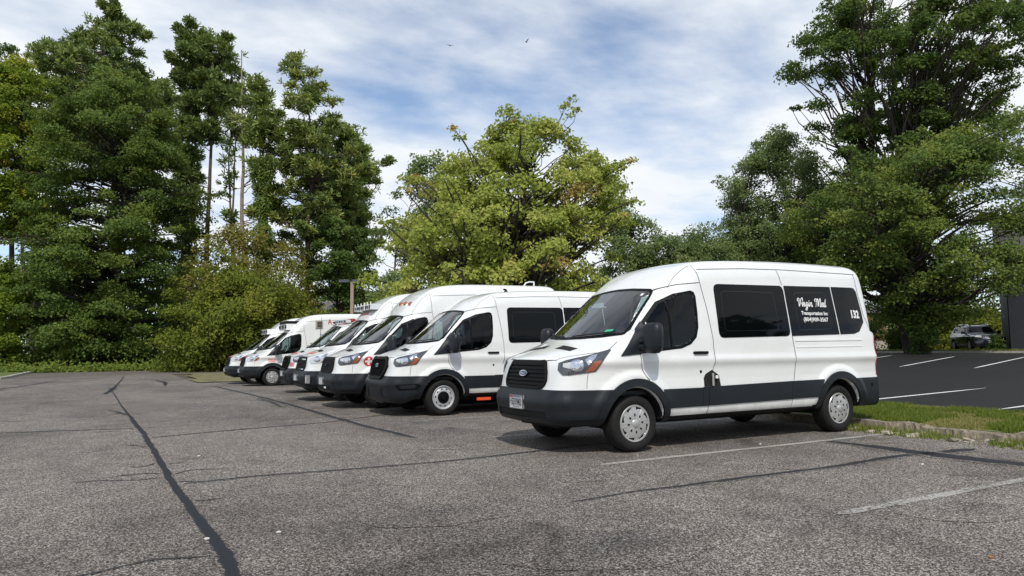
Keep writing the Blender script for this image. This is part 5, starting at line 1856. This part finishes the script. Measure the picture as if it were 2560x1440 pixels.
T = {}
GL = 'trees at the far edge of the lot'
T['oak'] = make_tree('oak_tree', 'huge dense dark green tree at the left, reaching down to the undergrowth', (-6.3, 65.7), [(1.2, -.7, 5.7), (3.3, -.8, 6.8), (6.2, -.7, 7.4), (9.8, -.5, 7.4), (13.5, .1, 7.5), (17.2, .3, 7.1), (20.9, -.4, 6.6), (23.6, -.5, 5.2), (25.8, -.4, 3.5), (27.4, -.8, 1.3)],
                     'oak_leaf', seed=11, gap=.10, sprays=50, clumps=480, leaves=230, size=.26, cr=.165, trunk_r=.5, flat=.42, hang=.25, tint=(.05, .95), group=GL, lift=.15, ragged=.2)
make_tree('yellowing_tree', 'tall yellow green tree at the left edge of the picture', (-14.2, 71.2), [(12.4, -1.0, 2.2), (14.9, -.4, 3.4), (17.5, -.3, 4.2), (21.3, -.8, 4.0), (24.0, -1.1, 3.6), (27.1, -1.4, 2.8), (29.0, -.8, 1.4)],
          'yellow_leaf', seed=12, gap=.12, sprays=22, clumps=210, leaves=170, size=.28, cr=.24, ragged=.3, trunk_r=.35, tint=(.0, .75), hot=.25, group=GL)
make_tree('thin_tree', 'thin dark multi stemmed tree between the yellowing tree and the huge dark tree', (-14.0, 86.0), [(13.6, -.7, 1.4), (18.2, -.4, 2.3), (23.9, -.7, 2.3), (28.7, -1.7, 2.1), (34.5, -4.8, 3.1), (36.9, -4.9, 1.2)],
          'oak_leaf', seed=13, clumps=70, leaves=90, size=.34, cr=.25, trunk_r=.45, stems=3, spread=1.6, tint=(.1, .7), group=GL)
make_tree('pine_tree', 'tallest broad pine rising behind the huge dark tree', (-6.3, 82.9), [(23.2, -.6, 8.2), (27.9, -1.3, 8.2), (31.6, -1.2, 7.5), (34.0, -2.3, 6.3), (35.9, -2.4, 4.3), (38.7, -1.2, 2.9), (39.9, -1.0, 1.4)],
          'pine_leaf', 'pine_bark', seed=14, gap=.22, sprays=40, clumps=330, leaves=20, size=.50, cr=.095, trunk_r=.45, trunk_top=.95, flat=.5, kind='pine', needles=11, tint=(.0, .75), group=GL)
make_tree('pine_tree', 'slim pine with a dark rounded head on a long bare trunk', (2.0, 69.1), [(22.8, -.5, 1.0), (25.1, -.4, 1.9), (27.2, -.4, 2.6), (29.3, -.7, 3.2), (32.3, -.8, 2.8), (33.8, -1.4, 1.3)],
          'pine_leaf', 'pine_bark', seed=15, gap=.15, sprays=18, clumps=115, leaves=22, size=.46, cr=.2, trunk_r=.34, trunk_top=.95, flat=.5, kind='pine', needles=11, tint=(.0, .6), bare=7, group=GL)
make_tree('pine_tree', 'dark narrow pine squeezed between the huge tree and the slim pine', (.5, 74.5), [(3.0, -.9, .9), (9.1, -.9, 1.1), (15.9, -.6, 1.5), (21.2, -.5, 1.6), (25.1, -.6, 1.5), (28.2, -.6, .6)],
          'pine_leaf', 'pine_bark', seed=16, clumps=85, leaves=20, size=.45, cr=.5, trunk_r=.3, trunk_top=.95, kind='pine', needles=11, tint=(.0, .5), group=GL)
make_tree('dead_tree', 'pale bare dead tree trunk with snapped branches', (4.6, 63.1), [(8.0, 0, .3), (27.5, -.7, .6), (29.5, -.8, .3)], 'pine_leaf', 'dead_bark', seed=17, clumps=6, leaves=0, trunk_r=.30, trunk_top=1.0, bare=26, group=GL)
make_tree('dead_tree', 'dark forked dying pine beside the pale dead trunk', (3.8, 65.8), [(12.0, -.3, .5), (20.0, -.6, .9), (25.0, -.3, 1.3), (27.7, -.3, .8)], 'pine_leaf', 'pine_bark', seed=18, clumps=22, leaves=9, size=.5, cr=.5, trunk_r=.30, stems=2, spread=.7, trunk_top=1.0, kind='pine', needles=10, bare=16, tint=(0, .5), group=GL)
make_tree('vine_covered_tree', 'dark pine whose trunk is wrapped in bright green vine', (5.8, 61.3), [(17.5, -.3, 1.2), (19.5, -.3, 1.7), (23.4, -.7, 2.0), (26.1, -.7, 1.6), (27.9, -.7, .5)],
          'pine_leaf', 'bark', seed=19, clumps=55, leaves=14, size=.5, cr=.3, trunk_r=.26, trunk_top=.95, kind='pine', needles=10, tint=(.1, .8), bare=10, group=GL)
r_ = np.random.default_rng(5)
n = 6500
hz = r_.uniform(5.5, 19.5, n)
an = r_.uniform(0, 6.28, n); ra = (.35 + .45 * r_.random(n)) * (1 + .6 * np.sin(hz * 1.7) * np.sin(hz * .6))
vp = np.stack([5.8 - .25 * hz / 20 + np.cos(an) * ra, 61.3 + np.sin(an) * ra, hz - .2], 1)
o = link('climbing_vine', leaf_mesh('climbing_vine', vp, np.stack([np.cos(an), np.sin(an), .5 + 0 * an], 1) + r_.normal(size=(n, 3)) * .4, .26, .2 + .5 * r_.random(n), M['ivy_leaf']))
tag(o, 'bright green vine climbing the trunk beside the dead tree', 'vine')
make_tree('pine_tree', 'layered feathery pine with a pointed top, right of the vine', (10.1, 62.4), [(11.4, -.1, 3.5), (13.8, -.1, 4.3), (16.2, .0, 4.9), (19.4, .2, 4.7), (21.8, .4, 3.8), (23.4, -.5, 2.6), (24.5, .3, 3.9), (25.5, -.3, 3.2), (26.7, -1.3, 2.2), (27.9, -.4, 2.5), (29.6, -1.6, 1.2), (30.8, -1.6, .5)],
          'pine_leaf', 'pine_bark', seed=20, gap=.25, sprays=30, clumps=190, leaves=20, size=.44, cr=.14, trunk_r=.36, trunk_top=.98, flat=.30, kind='pine', needles=11, tint=(.1, .95), bare=8, group=GL)
make_tree('pine_tree', 'full dense dark pine whose round head stands beside the yellowing maple', (15.8, 66.1), [(8.3, -.3, 2.1), (11.3, -.9, 2.8), (14.8, -.8, 3.4), (17.4, -.7, 4.0), (20.4, -.8, 3.9), (22.6, -1.1, 2.9), (24.8, -1.3, 1.4)],
          'pine_leaf', 'pine_bark', seed=21, gap=.12, sprays=22, clumps=160, leaves=24, size=.44, cr=.2, flat=.45, trunk_r=.34, trunk_top=.95, kind='pine', needles=11, tint=(.05, .75), group=GL)
make_tree('understory_tree', 'dark leafy tree behind the lamp post', (12.9, 60.8), [(2.0, -.2, 3.6), (5.9, -.2, 4.1), (10.2, -.3, 4.1), (13.7, -.3, 2.2)],
          'oak_leaf', seed=22, clumps=95, leaves=150, size=.30, cr=.22, trunk_r=.22, tint=(.0, .7), group=GL)
make_tree('large_shrub', 'broad yellowish green shrub behind the farthest ambulances', (2.8, 53.8), [(.3, .0, 5.3), (2.4, .3, 5.8), (4.7, .4, 5.5), (6.8, .2, 4.0), (7.9, -.3, 1.5)],
          'shrub_leaf', seed=23, gap=.1, sprays=40, clumps=250, leaves=150, size=.24, cr=.17, trunk_r=.16, stems=4, spread=2.0, tint=(.05, .9), flat=.75, cat='shrub', group='shrubs at the far edge of the lot')
make_tree('large_shrub', 'yellow green shrub at the left edge of the lot below the yellowing tree', (-13.9, 65.2), [(.4, -.6, 1.9), (1.6, -.7, 2.2), (4.4, -.7, 2.6), (7.1, -.6, 2.2), (9.5, -.6, 1.0)],
          'yellow_leaf', seed=24, clumps=90, leaves=130, size=.26, cr=.3, trunk_r=.12, stems=3, spread=1.0, tint=(.0, .55), flat=.75, cat='shrub', group='shrubs at the far edge of the lot')
make_tree('large_shrub', 'brownish olive thicket below the dead trunks', (5.2, 60.5), [(.5, 0, 5.4), (3.0, -.0, 6.0), (6.0, -.2, 6.6), (8.6, -.3, 6.2), (10.6, -.6, 5.2), (12.4, -1.0, 3.2)],
          'olive_leaf', seed=25, clumps=210, leaves=110, size=.27, cr=.17, trunk_r=.16, stems=5, spread=3.5, tint=(.1, .8), cat='shrub', bare=24, group='shrubs at the far edge of the lot')
make_tree('small_shrub', 'low bright yellow green bush at the foot of the broad shrub', (-.6, 56.0), [(.2, 0, 1.4), (1.0, 0, 1.6), (2.0, 0, .9)], 'yellow_leaf', seed=26, clumps=26, leaves=90, size=.2, cr=.4, trunk_r=.05, tint=(.3, .9), cat='shrub', group='shrubs at the far edge of the lot')
T['maple'] = make_tree('maple_tree', 'yellow green maple turning brown at its tips, behind the white vans', (5.8, 14.0), [(2.4, -.2, 4.1), (3.0, -.2, 4.3), (3.6, -.1, 4.3), (4.3, .0, 4.1), (4.9, .0, 4.2), (5.8, .3, 4.1), (6.6, .6, 3.7), (7.4, .7, 3.1), (8.0, .7, 2.5), (8.7, .6, 1.7), (9.5, .5, .8)],
                       'maple_leaf', seed=37, clumps=430, leaves=150, size=.14, cr=.115, ragged=.45, gap=.15, sprays=40, trunk_r=.17, trunk_top=.85, flat=.5, hang=.35, tint=(.0, .72), hot=.09, bare=26, group='trees round the car parks', lift=.7)
make_tree('small_tree', 'grey green tree with some brown leaves at the left of the maple', (13.5, 42.2), [(4.0, -1.5, 2.0), (5.9, -1.5, 2.2), (9.5, -.9, 2.8), (12.0, .0, 2.5), (14.1, 1.0, 2.3), (15.8, 1.0, 1.0)],
          'airy_leaf', seed=28, clumps=95, leaves=90, size=.24, cr=.26, trunk_r=.18, stems=2, spread=.8, tint=(.0, .7), hot=.1, bare=10)
make_tree('distant_tree', 'soft green distant tree to the right of the maple', (55.5, 68.1), [(2, 1.5, 6.7), (10.0, 1.5, 6.7), (14.4, .6, 5.7), (16.1, -.7, 4.4), (18.9, -2.6, 2.5), (21.1, -2.8, .7)],
          'airy_leaf', seed=29, clumps=330, leaves=170, size=.36, cr=.2, trunk_r=.3, tint=(.0, .8))
make_tree('distant_tree', 'small distant tree peeking over the nearest van roof', (58.4, 60.0), [(2, -.8, 3.6), (10.0, -.8, 3.6), (12.6, -.2, 2.3), (14.9, .1, .9)], 'airy_leaf', seed=30, clumps=140, leaves=150, size=.34, cr=.3, trunk_r=.2, tint=(.2, .9))
make_tree('willow_oak_tree', 'airy grey green tree with fanned dark stems beside the tall right tree', (46.8, 35.3), [(7.0, -2.8, 7.2), (8.8, -2.4, 7.6), (10.2, -2.2, 7.2), (11.7, -1.8, 6.6), (13.1, -1.2, 5.8), (14.6, -1.6, 5.4), (16.4, -1.8, 4.2), (18.2, -1.7, 2.8), (20.2, -1.6, 1.0)],
          'airy_leaf', 'bark', seed=31, sprays=30, clumps=340, leaves=140, size=.22, cr=.12, ragged=.35, trunk_r=.30, stems=7, spread=4.2, trunk_top=.7, tint=(.0, .75), lift=1.0)
make_tree('understory_tree', 'rounded olive green trees under the airy tree, above the van roof', (49.5, 38.0), [(1.0, -2.5, 7.6), (4.5, -2.7, 8.0), (7.6, -2.2, 7.2), (10.2, -1.2, 5.2), (11.8, -.6, 2.6)],
          'airy_leaf', seed=32, clumps=380, leaves=170, size=.28, cr=.17, trunk_r=.2, tint=(-.3, .55))
T['big'] = make_tree('silver_maple_tree', 'tallest right hand tree, its crown cut by the top of the picture', (45.6, 24.5), [(12.0, -1.0, 4.0), (13.7, -.9, 5.2), (15.9, .0, 6.6), (17.7, .7, 7.5), (20.9, .6, 8.1), (23.1, .5, 8.2), (25.3, .6, 8.0), (27.2, 1.2, 6.8), (29.8, 1.9, 4.9)],
                     'big_leaf', 'bark', seed=33, gap=.14, sprays=40, clumps=390, leaves=190, size=.25, cr=.108, ragged=.3, trunk_r=.5, stems=5, spread=3.0, trunk_top=.85, flat=.5, hang=.2, tint=(.0, .8), lift=1.0)
make_tree('broad_maple_tree', 'lower spreading green tree in front of the tall right tree, beside the dark building', (41.6, 21.6), [(2.3, -.3, 2.2), (3.5, .1, 5.0), (4.8, -.7, 6.6), (6.7, -1.0, 7.3), (8.9, -.5, 7.4), (11.1, .1, 7.3), (13.3, 2.0, 5.3), (15.2, 2.9, 2.1)],
          'big_leaf', 'bark', seed=34, gap=.10, sprays=40, clumps=330, leaves=210, size=.22, cr=.15, trunk_r=.50, stems=1, flat=.45, hang=.3, tint=(.1, 1.0), lift=.4, hot=.12)
make_tree('edge_tree', 'pale grey green tree behind the dark building at the right edge', (68.4, 27.9), [(2, 1.2, 4.5), (6.8, 1.2, 4.5), (12.1, 1.6, 4.6), (16.4, 1.5, 5.0), (21.0, 1.7, 4.4), (24.6, 1.9, 2.1)],
          'airy_leaf', seed=35, clumps=120, leaves=100, size=.32, cr=.23, trunk_r=.3, tint=(.2, 1.0))
rs = random.Random(9)
for i, (px, py, h, wd_, lb) in enumerate(((52, 34, 5.5, 3.4, 'dark bush left of the thick right hand trunk'), (57.5, 29.0, 4.5, 3.0, 'green bush behind the parked dark car'), (51.8, 28.8, 3.0, 2.0, 'leafy bush between the thick trunk and the parked dark car'),
                                          (69, 36, 7, 4.5, 'tall bush beyond the low concrete wall'), (66, 30, 4, 3.5, 'yellowish bush beside the dark building'))):
    make_tree('small_shrub', lb, (px, py), [(.3, 0, wd_ * .8), (h * .4, 0, wd_), (h * .8, 0, wd_ * .6), (h, 0, wd_ * .3)], 'shrub_leaf' if i in (1, 4) else 'oak_leaf', seed=50 + i, clumps=60, leaves=90, size=.24, cr=.28, trunk_r=.06, tint=(.2, .9), cat='shrub', group='bushes by the street')
make_tree('small_shrub', 'leafy suckers around the foot of the thick right hand trunk', (40.6, 20.9), [(.2, .2, 1.0), (1.2, .2, 1.25), (2.4, .1, 1.1), (3.3, 0, .6)], 'big_leaf', seed=71, clumps=34, leaves=80, size=.2, cr=.34, trunk_r=.04, tint=(.0, .6), cat='shrub', group='bushes by the street')
for i, (px, py) in enumerate(((48.9, 20.5), (50.3, 19.6))):
    make_tree('foundation_shrub', ['small dark shrub at the corner of the dark building', 'small dark shrub along the wall of the dark building'][i], (px, py), [(.1, 0, .5), (.6, 0, .65), (1.2, 0, .4)], 'oak_leaf', seed=60 + i, clumps=14, leaves=80, size=.15, cr=.5, trunk_r=.03, tint=(.0, .4), cat='shrub', group='bushes by the street')

# far woodland that reads as one mass
n = 30000
X = np.concatenate([r_.uniform(-60, 34, n)])
Y = 88 + r_.gamma(2, 5, n)
Hh = np.clip(6.5 + 5 * vnoise(X, Y, .12, 3) + 3 * vnoise(X, Y, .4, 6), 2, 14)
Z = r_.random(n)**.8 * Hh
P = np.stack([X, Y, Z - .3], 1)
o = link('woodland', leaf_mesh('woodland', P, r_.normal(size=(n, 3)) * .6 + np.array([-.3, -.6, .5]), .75, .1 + .6 * r_.random(n), M['wood_leaf'])); o['kind'] = 'stuff'
n = 14000
X = r_.uniform(-30, 4, n); Y = 64 + r_.gamma(2, 3.5, n); Z = r_.gamma(1.5, 1.0, n)
o = link('undergrowth', leaf_mesh('undergrowth', np.stack([X, Y, zg(X, Y) + Z], 1), r_.normal(size=(n, 3)) * .6 + np.array([-.2, -.5, .6]), .34, .0 + .6 * r_.random(n), M['oak_leaf'])); o['kind'] = 'stuff'
n = 9000
X = r_.uniform(66, 95, n); Y = r_.uniform(20, 75, n); Z = r_.random(n) * 4
o = link('hedgerow', leaf_mesh('hedgerow', np.stack([X, Y, zg(X, Y) + Z], 1), r_.normal(size=(n, 3)) * .6 + np.array([-.5, -.3, .5]), .5, .0 + .8 * r_.random(n), M['oak_leaf'])); o['kind'] = 'stuff'


# the tree line across the lot, behind the photographer (seen mirrored in the glass)
def copy_tree(src, loc, rz, k, label, group):
    e = src.copy(); COL.objects.link(e)
    e.location = loc; e.rotation_euler = (0, 0, rz); e.scale = (k, k, k)
    e['label'] = label; e['group'] = group
    for c in src.children:
        d = c.copy(); COL.objects.link(d); d.parent = e


for i in range(13):
    a = R(168 + i * 13.5)
    d = 46 + 10 * ((i * 7) % 4) / 4
    x = -5.4 + d * math.cos(a); y = -6.8 + d * math.sin(a)
    src = [T['oak'], T['maple'], T['big']][i % 3]
    k = [.42, 1.15, .40][i % 3]
    copy_tree(src, (x, y, 0), i * 1.3, k, 'tree across the lot, seen only mirrored in the van glass', 'trees mirrored in the van glass')

# ------------------------------------------------------------------ buildings, lamp, car, birds
# brick house behind the lamp post
hx, hy = 20.6, 79.4
house = thing('brick_house', 'red brick gabled house far behind the lamp post', 'house', (hx, hy, zgf(hx, hy)), math.atan2(RIGHT[1], RIGHT[0]))
mb = MB()
w2, dp, eh, ph = 3.6, 9.0, 6.3, 8.2
vs = [(-w2, 0, 0), (w2, 0, 0), (w2, 0, eh), (0, 0, ph), (-w2, 0, eh), (-w2, dp, 0), (w2, dp, 0), (w2, dp, eh), (0, dp, ph), (-w2, dp, eh)]
mb.add(vs, [[0, 1, 2, 3, 4], [9, 8, 7, 6, 5], [0, 4, 9, 5], [1, 6, 7, 2]])
mb.box((-7.0, 2.5, 2.9), (6.8, 5, 5.8))
mb.build('wall', M['brick'], house)
mb = MB()
for sg in (-1, 1):
    a = Vector((0, -.35, ph + .12)); b_ = Vector((sg * (w2 + .4), -.35, eh - .10))
    mb.add([a, b_, b_ + Vector((0, dp + .7, 0)), a + Vector((0, dp + .7, 0)), a - Vector((0, 0, .16)), b_ - Vector((0, 0, .16)), b_ + Vector((0, dp + .7, -.16)), a + Vector((0, dp + .7, -.16))],
           [[0, 1, 2, 3], [4, 7, 6, 5], [0, 4, 5, 1], [1, 5, 6, 2], [2, 6, 7, 3]])
mb.build('roof', M['shingle'], house)
mb = MB(); mb.add([(-10.6, -.3, 5.7), (-3.5, -.3, 5.7), (-3.5, 2.5, 7.3), (-10.6, 2.5, 7.3), (-10.6, 5.3, 5.7), (-3.5, 5.3, 5.7)], [[0, 1, 2, 3], [3, 2, 5, 4]]); mb.build('wing_roof', M['shingle'], house)
for k, wx in enumerate((-8.6, -6.2, -1.5, 1.5)):
    mb = MB(); mb.box((wx, -.06, 4.6), (1.0, .10, 1.5)); wn = mb.build('window', M['window_white'], house)
    mb = MB(); mb.box((wx, -.12, 4.95), (.8, .03, .6)); mb.box((wx, -.12, 4.25), (.8, .03, .6)); mb.build('pane', M['glass_dark'], wn)
mb = MB(); mb.tube([(-w2 - .3, -.3, eh - .1), (0, -.3, ph + .1), (w2 + .3, -.3, eh - .1)], .09, 4); mb.build('rake_board', M['window_white'], house)

# brick building across the street on the right
for i, (bx, by, wv, hv, lb) in enumerate(((77, 47.5, 5.0, 4.6, 'red brick house corner beyond the low wall, left of the thick trunk'), (79, 37.2, 7.0, 3.6, 'red brick house beyond the parked dark car'))):
    h2 = thing('brick_house', lb, 'house', (bx, by, zgf(bx, by)), math.atan2(RIGHT[1], RIGHT[0]))
    mb = MB(); mb.box((0, 3, hv / 2), (wv, 6, hv)); mb.build('wall', M['brick'], h2)
    mb = MB(); mb.box((0, 3, hv + .5), (wv + .8, 6.8, 1.0), taper=.6); mb.build('roof', M['shingle'], h2)
    mb = MB(); mb.box((wv * .2, -.05, hv * .55), (1.0, .1, 1.3)); wn = mb.build('window', M['window_white'], h2)
    mb = MB(); mb.box((wv * .2, -.11, hv * .55), (.8, .04, 1.1)); mb.build('pane', M['glass_dark'], wn)
lw = thing('low_wall', 'low pale concrete wall across the street left of the thick trunk', 'wall', (68.0, 39.5, zgf(68, 39.5)), math.atan2(-2.3, 4.2))
for k in range(4):
    mb = MB(); mb.box((-4.5 + 3 * k, 0, .55), (2.96, .3, 1.0)); mb.build('wall_panel', M['pale_concrete'], lw)

# dark building at the right edge
bz = zgf(49.3, 20.2)
bl = thing('dark_building', 'dark painted building with a ribbed metal fascia at the right edge', 'building', (49.35, 20.15, bz), math.atan2(RIGHT[1], RIGHT[0]) - R(33))
mb = MB(); mb.box((9.1, 6.0, 3.3), (17.6, 12, 7.4)); mb.build('wall', M['navy_wall'], bl)
for k in range(5):
    mb = MB(); mb.box((1.0 + 3.4 * k, -.09, 3.15), (1.3, .18, 7.1)); mb.build('pilaster', M['navy_wall'], bl)
for k in range(8):
    mb = MB(); x = -.25 + 2.2 * k
    mb.add([(x, -.45, 6.45), (x + 2.18, -.45, 6.45), (x + 2.18, .55, 8.9), (x, .55, 8.9), (x, 1.0, 6.45), (x + 2.18, 1.0, 6.45), (x + 2.18, 1.0, 8.9), (x, 1.0, 8.9)], [[0, 1, 2, 3], [4, 7, 6, 5], [0, 3, 7, 4], [1, 5, 6, 2], [3, 2, 6, 7], [0, 4, 5, 1]])
    fp2 = mb.build('fascia_panel', M['metal_fascia'], bl)
    mb = MB()
    for q in range(5):
        xx = x + .2 + q * .44
        mb.add([(xx, -.49, 6.47), (xx + .05, -.49, 6.47), (xx + .05, .51, 8.9), (xx, .51, 8.9)], [[0, 1, 2, 3]])
        mb.add([(xx, -.49, 6.47), (xx, .51, 8.9), (xx, .56, 8.9), (xx, -.44, 6.47)], [[0, 1, 2, 3]])
    o = mb.build('fascia_ribs', M['metal_fascia'], fp2); o['kind'] = 'stuff'
mb = MB(); mb.box((8.5, .75, 9.1), (17.8, .7, .45)); mb.build('parapet', M['metal_fascia'], bl)
mb = MB(); mb.box((8.5, -.30, 6.2), (17.7, .5, .50)); mb.build('soffit_beam', M['navy_wall'], bl)

# lamp post with two shoebox heads
lp = thing('lamp_post', 'tan square parking lot lamp post with two flat grey heads', 'lamp post', (7.64, 38.59, zgf(7.64, 38.59) - .02), math.atan2(RIGHT[1], RIGHT[0]))
mb = MB(); mb.box((0, 0, 2.9), (.20, .20, 5.8)); mb.build('pole', M['pole'], lp)
mb = MB(); mb.box((0, 0, .25), (.55, .55, .5)); mb.build('footing', M['pale_concrete'], lp)
for sg in (-1, 1):
    mb = MB(); mb.box((sg * .44 - .10, .0, 5.88), (.66, .40, .18), taper=.94, ry=-.02); mb.build('lamp_head', M['lamp_head'], lp)
mb = MB(); mb.box((0, 0, 5.86), (.3, .10, .08)); mb.build('bracket', M['lamp_head'], lp)


# parked dark sport utility car
def build_suv(x, y, rz):
    t = thing('parked_car', 'dark sport utility car parked in front of the dark building', 'car', (x, y, zgf(x, y) + .10), rz)
    prof = [(-2.35, .30, 1), (-2.42, .50), (-2.38, .85), (-2.25, 1.03), (-1.9, 1.10), (-1.15, 1.18, 1), (-.45, 1.66), (0, 1.74), (1.2, 1.74), (1.9, 1.66), (2.25, 1.15), (2.38, .9), (2.40, .5), (2.3, .30, 1)]
    tab = Table(polyline_spline(prof), .02)

    def Fn(P):
        px, py, pz = P.T
        ay = np.abs(py)
        xs = px - .20 * ay**2 * sst(.5, -1, px) + .12 * ay**2 * sst(1, 2, px)
        hw = np.interp(pz, [.3, .6, .95, 1.1, 1.75], [.93, .97, .98, .95, .72])
        f = smax(tab(xs, pz + .06 * ay**2), (ay - hw) * .96, .16)
        for xa in (-1.45, 1.42):
            f = np.maximum(f, -np.maximum(np.hypot(px - xa, pz - .38) - .44, .6 - ay))
        return f
    me, bv = shell(Fn, (-2.6, -1.1, .2), (2.6, 1.1, 1.95), .05, 'body', [M['suv_paint'], M['matte']], lambda C, NF: (np.minimum(np.hypot(C[:, 0] + 1.45, C[:, 2] - .38), np.hypot(C[:, 0] - 1.42, C[:, 2] - .38)) < .47).astype(int) * (np.abs(C[:, 1]) < .95))
    link('body', me, t)

    def pn(nm, pts, d, m, off=.006, par=t): return link(nm, bm_mesh(panel(pts, d, bv, off, .01, .12), nm, m), par)
    pn('windshield', [(-4, a, c) for a, c in ((-.72, 1.24), (.72, 1.24), (.60, 1.62), (-.60, 1.62))], (1, 0, 0), M['glass_dark'])
    for sg in (-1, 1):
        for q in ([(-.75, 1.20), (-.02, 1.20), (-.02, 1.60), (-.35, 1.58)], [(.05, 1.20), (.95, 1.20), (.98, 1.60), (.05, 1.60)], [(1.03, 1.20), (1.72, 1.24), (1.55, 1.56), (1.05, 1.60)]):
            pn('side_window', [(a, sg * 2, c) for a, c in q], (0, -sg, 0), M['glass_dark'])
        pn('headlight', [(-4, sg * .52, .88), (-4, sg * .86, .92), (-4, sg * .88, 1.02), (-4, sg * .52, 1.0)], (1, 0, 0), M['lamp_white'])
        mb = MB(); mb.tube([(-.4, sg * .62, 1.74), (-.2, sg * .62, 1.79), (1.5, sg * .62, 1.79), (1.7, sg * .62, 1.72)], .025, 6); mb.build('roof_rail', M['chrome'], t, True)
        mb = MB(); mb.box((-.75, sg * 1.06, 1.22), (.14, .22, .17)); mb.build('mirror', M['suv_paint'], t)
        for xa in (-1.45, 1.42):
            tt = link('wheel', wheel_meshes('cap')[0], t, (xa, sg * .97, .38)); tt.scale = (1.1, 1, 1.1)
            if sg > 0: tt.rotation_euler = (0, 0, math.pi)
            link('hubcap', wheel_meshes('cap')[1], tt)
    g = pn('grille', [(-4, -.50, .76), (-4, .50, .76), (-4, .50, 1.0), (-4, -.50, 1.0)], (1, 0, 0), M['matte'])
    for zz in (.80, .88, .96): pn('grille_bar', [(-4, -.5, zz - .015), (-4, .5, zz - .015), (-4, .5, zz + .015), (-4, -.5, zz + .015)], (1, 0, 0), M['chrome'], .015, g)
    mb = MB(); mb.lathe([(.075, 0), (.09, -.02), (.075, -.03)], 16, 0)
    e = mb.build('emblem', M['chrome'], t, True, (-2.43, 0, .89)); e.rotation_euler = (0, 0, R(-90))
    mb = MB(); mb.box((-2.44, 0, .60), (.03, .34, .16)); mb.build('license_plate', M['plate'], t)
    return t


build_suv(52.0, 23.4, R(47)).scale = (1.12, 1.12, 1.12)

bl.scale = (1, 1, 1.06)

# birds
for i, (bx, by, bz_, k) in enumerate(((40.0, 71.0, 41.75, 1.0), (35.2, 85.0, 45.8, .8))):
    bd = thing('bird', ['bird with raised wings high above the maple', 'smaller bird gliding further left in the sky'][i], 'bird', (bx, by, bz_), .4 + i)
    bd.scale = (.7, .7, .7)
    mb = MB(); mb.tube([(-.25, 0, 0), (-.1, 0, .03), (.15, 0, .03), (.32, 0, .01), (.45, 0, 0)], [.02, .07, .08, .05, .01], 6); mb.build('body', M['bird'], bd)
    for sg in (-1, 1):
        mb = MB(); zz = .35 if i == 0 else .08
        mb.add([(.15, sg * .05, .03), (-.1, sg * .05, .03), (-.12, sg * .42, zz), (.1, sg * .45, zz + .02), (-.05, sg * .82, zz * 1.5)], [[0, 1, 2, 3], [3, 2, 4]])
        mb.build('wing', M['bird'], bd)

# litter on the asphalt
for i, (lx, ly, m_, lb, cat) in enumerate(((-4.87, -1.57, 'paper', 'white paper scrap lying on the wide tar seam', 'litter'), (-4.42, -1.64, 'paper', 'pale paper scrap right of the wide tar seam', 'litter'),
                                       (-4.57, 2.52, 'paper', 'small white scrap between the two cross seams', 'litter'), (1.75, -.32, 'paper', 'white scrap beside the nearest van', 'litter'),
                                       (-.91, -4.4, 'leafbrown', 'orange leaf at the bottom right of the picture', 'leaf'), (-.98, -4.62, 'leafbrown', 'small orange leaf in the bottom right corner', 'leaf'), (1.94, -2.29, 'paper', 'white pebble near the right hand tar seam', 'pebble'))):
    k = .013 if cat != 'leaf' else .015
    mb = MB()
    rr2 = random.Random(i)
    ring = [(k * rr2.uniform(.6, 1.3) * math.cos(a) * 1.3, k * rr2.uniform(.5, 1.1) * math.sin(a), .004 + rr2.uniform(0, .006)) for a in [2 * math.pi * q / 7 for q in range(7)]]
    mb.add([(0, 0, .012)] + ring + [(q[0] * .95, q[1] * .95, 0) for q in ring], [[0, 1 + q, 1 + (q + 1) % 7] for q in range(7)] + [[1 + q, 8 + q, 8 + (q + 1) % 7, 1 + (q + 1) % 7] for q in range(7)])
    o = mb.build('paper_scrap' if cat == 'litter' else ('fallen_leaf' if cat == 'leaf' else 'pebble'), M[m_])
    o.location = (lx, ly, zgf(lx, ly) + .006)
    tag(o, lb, cat)
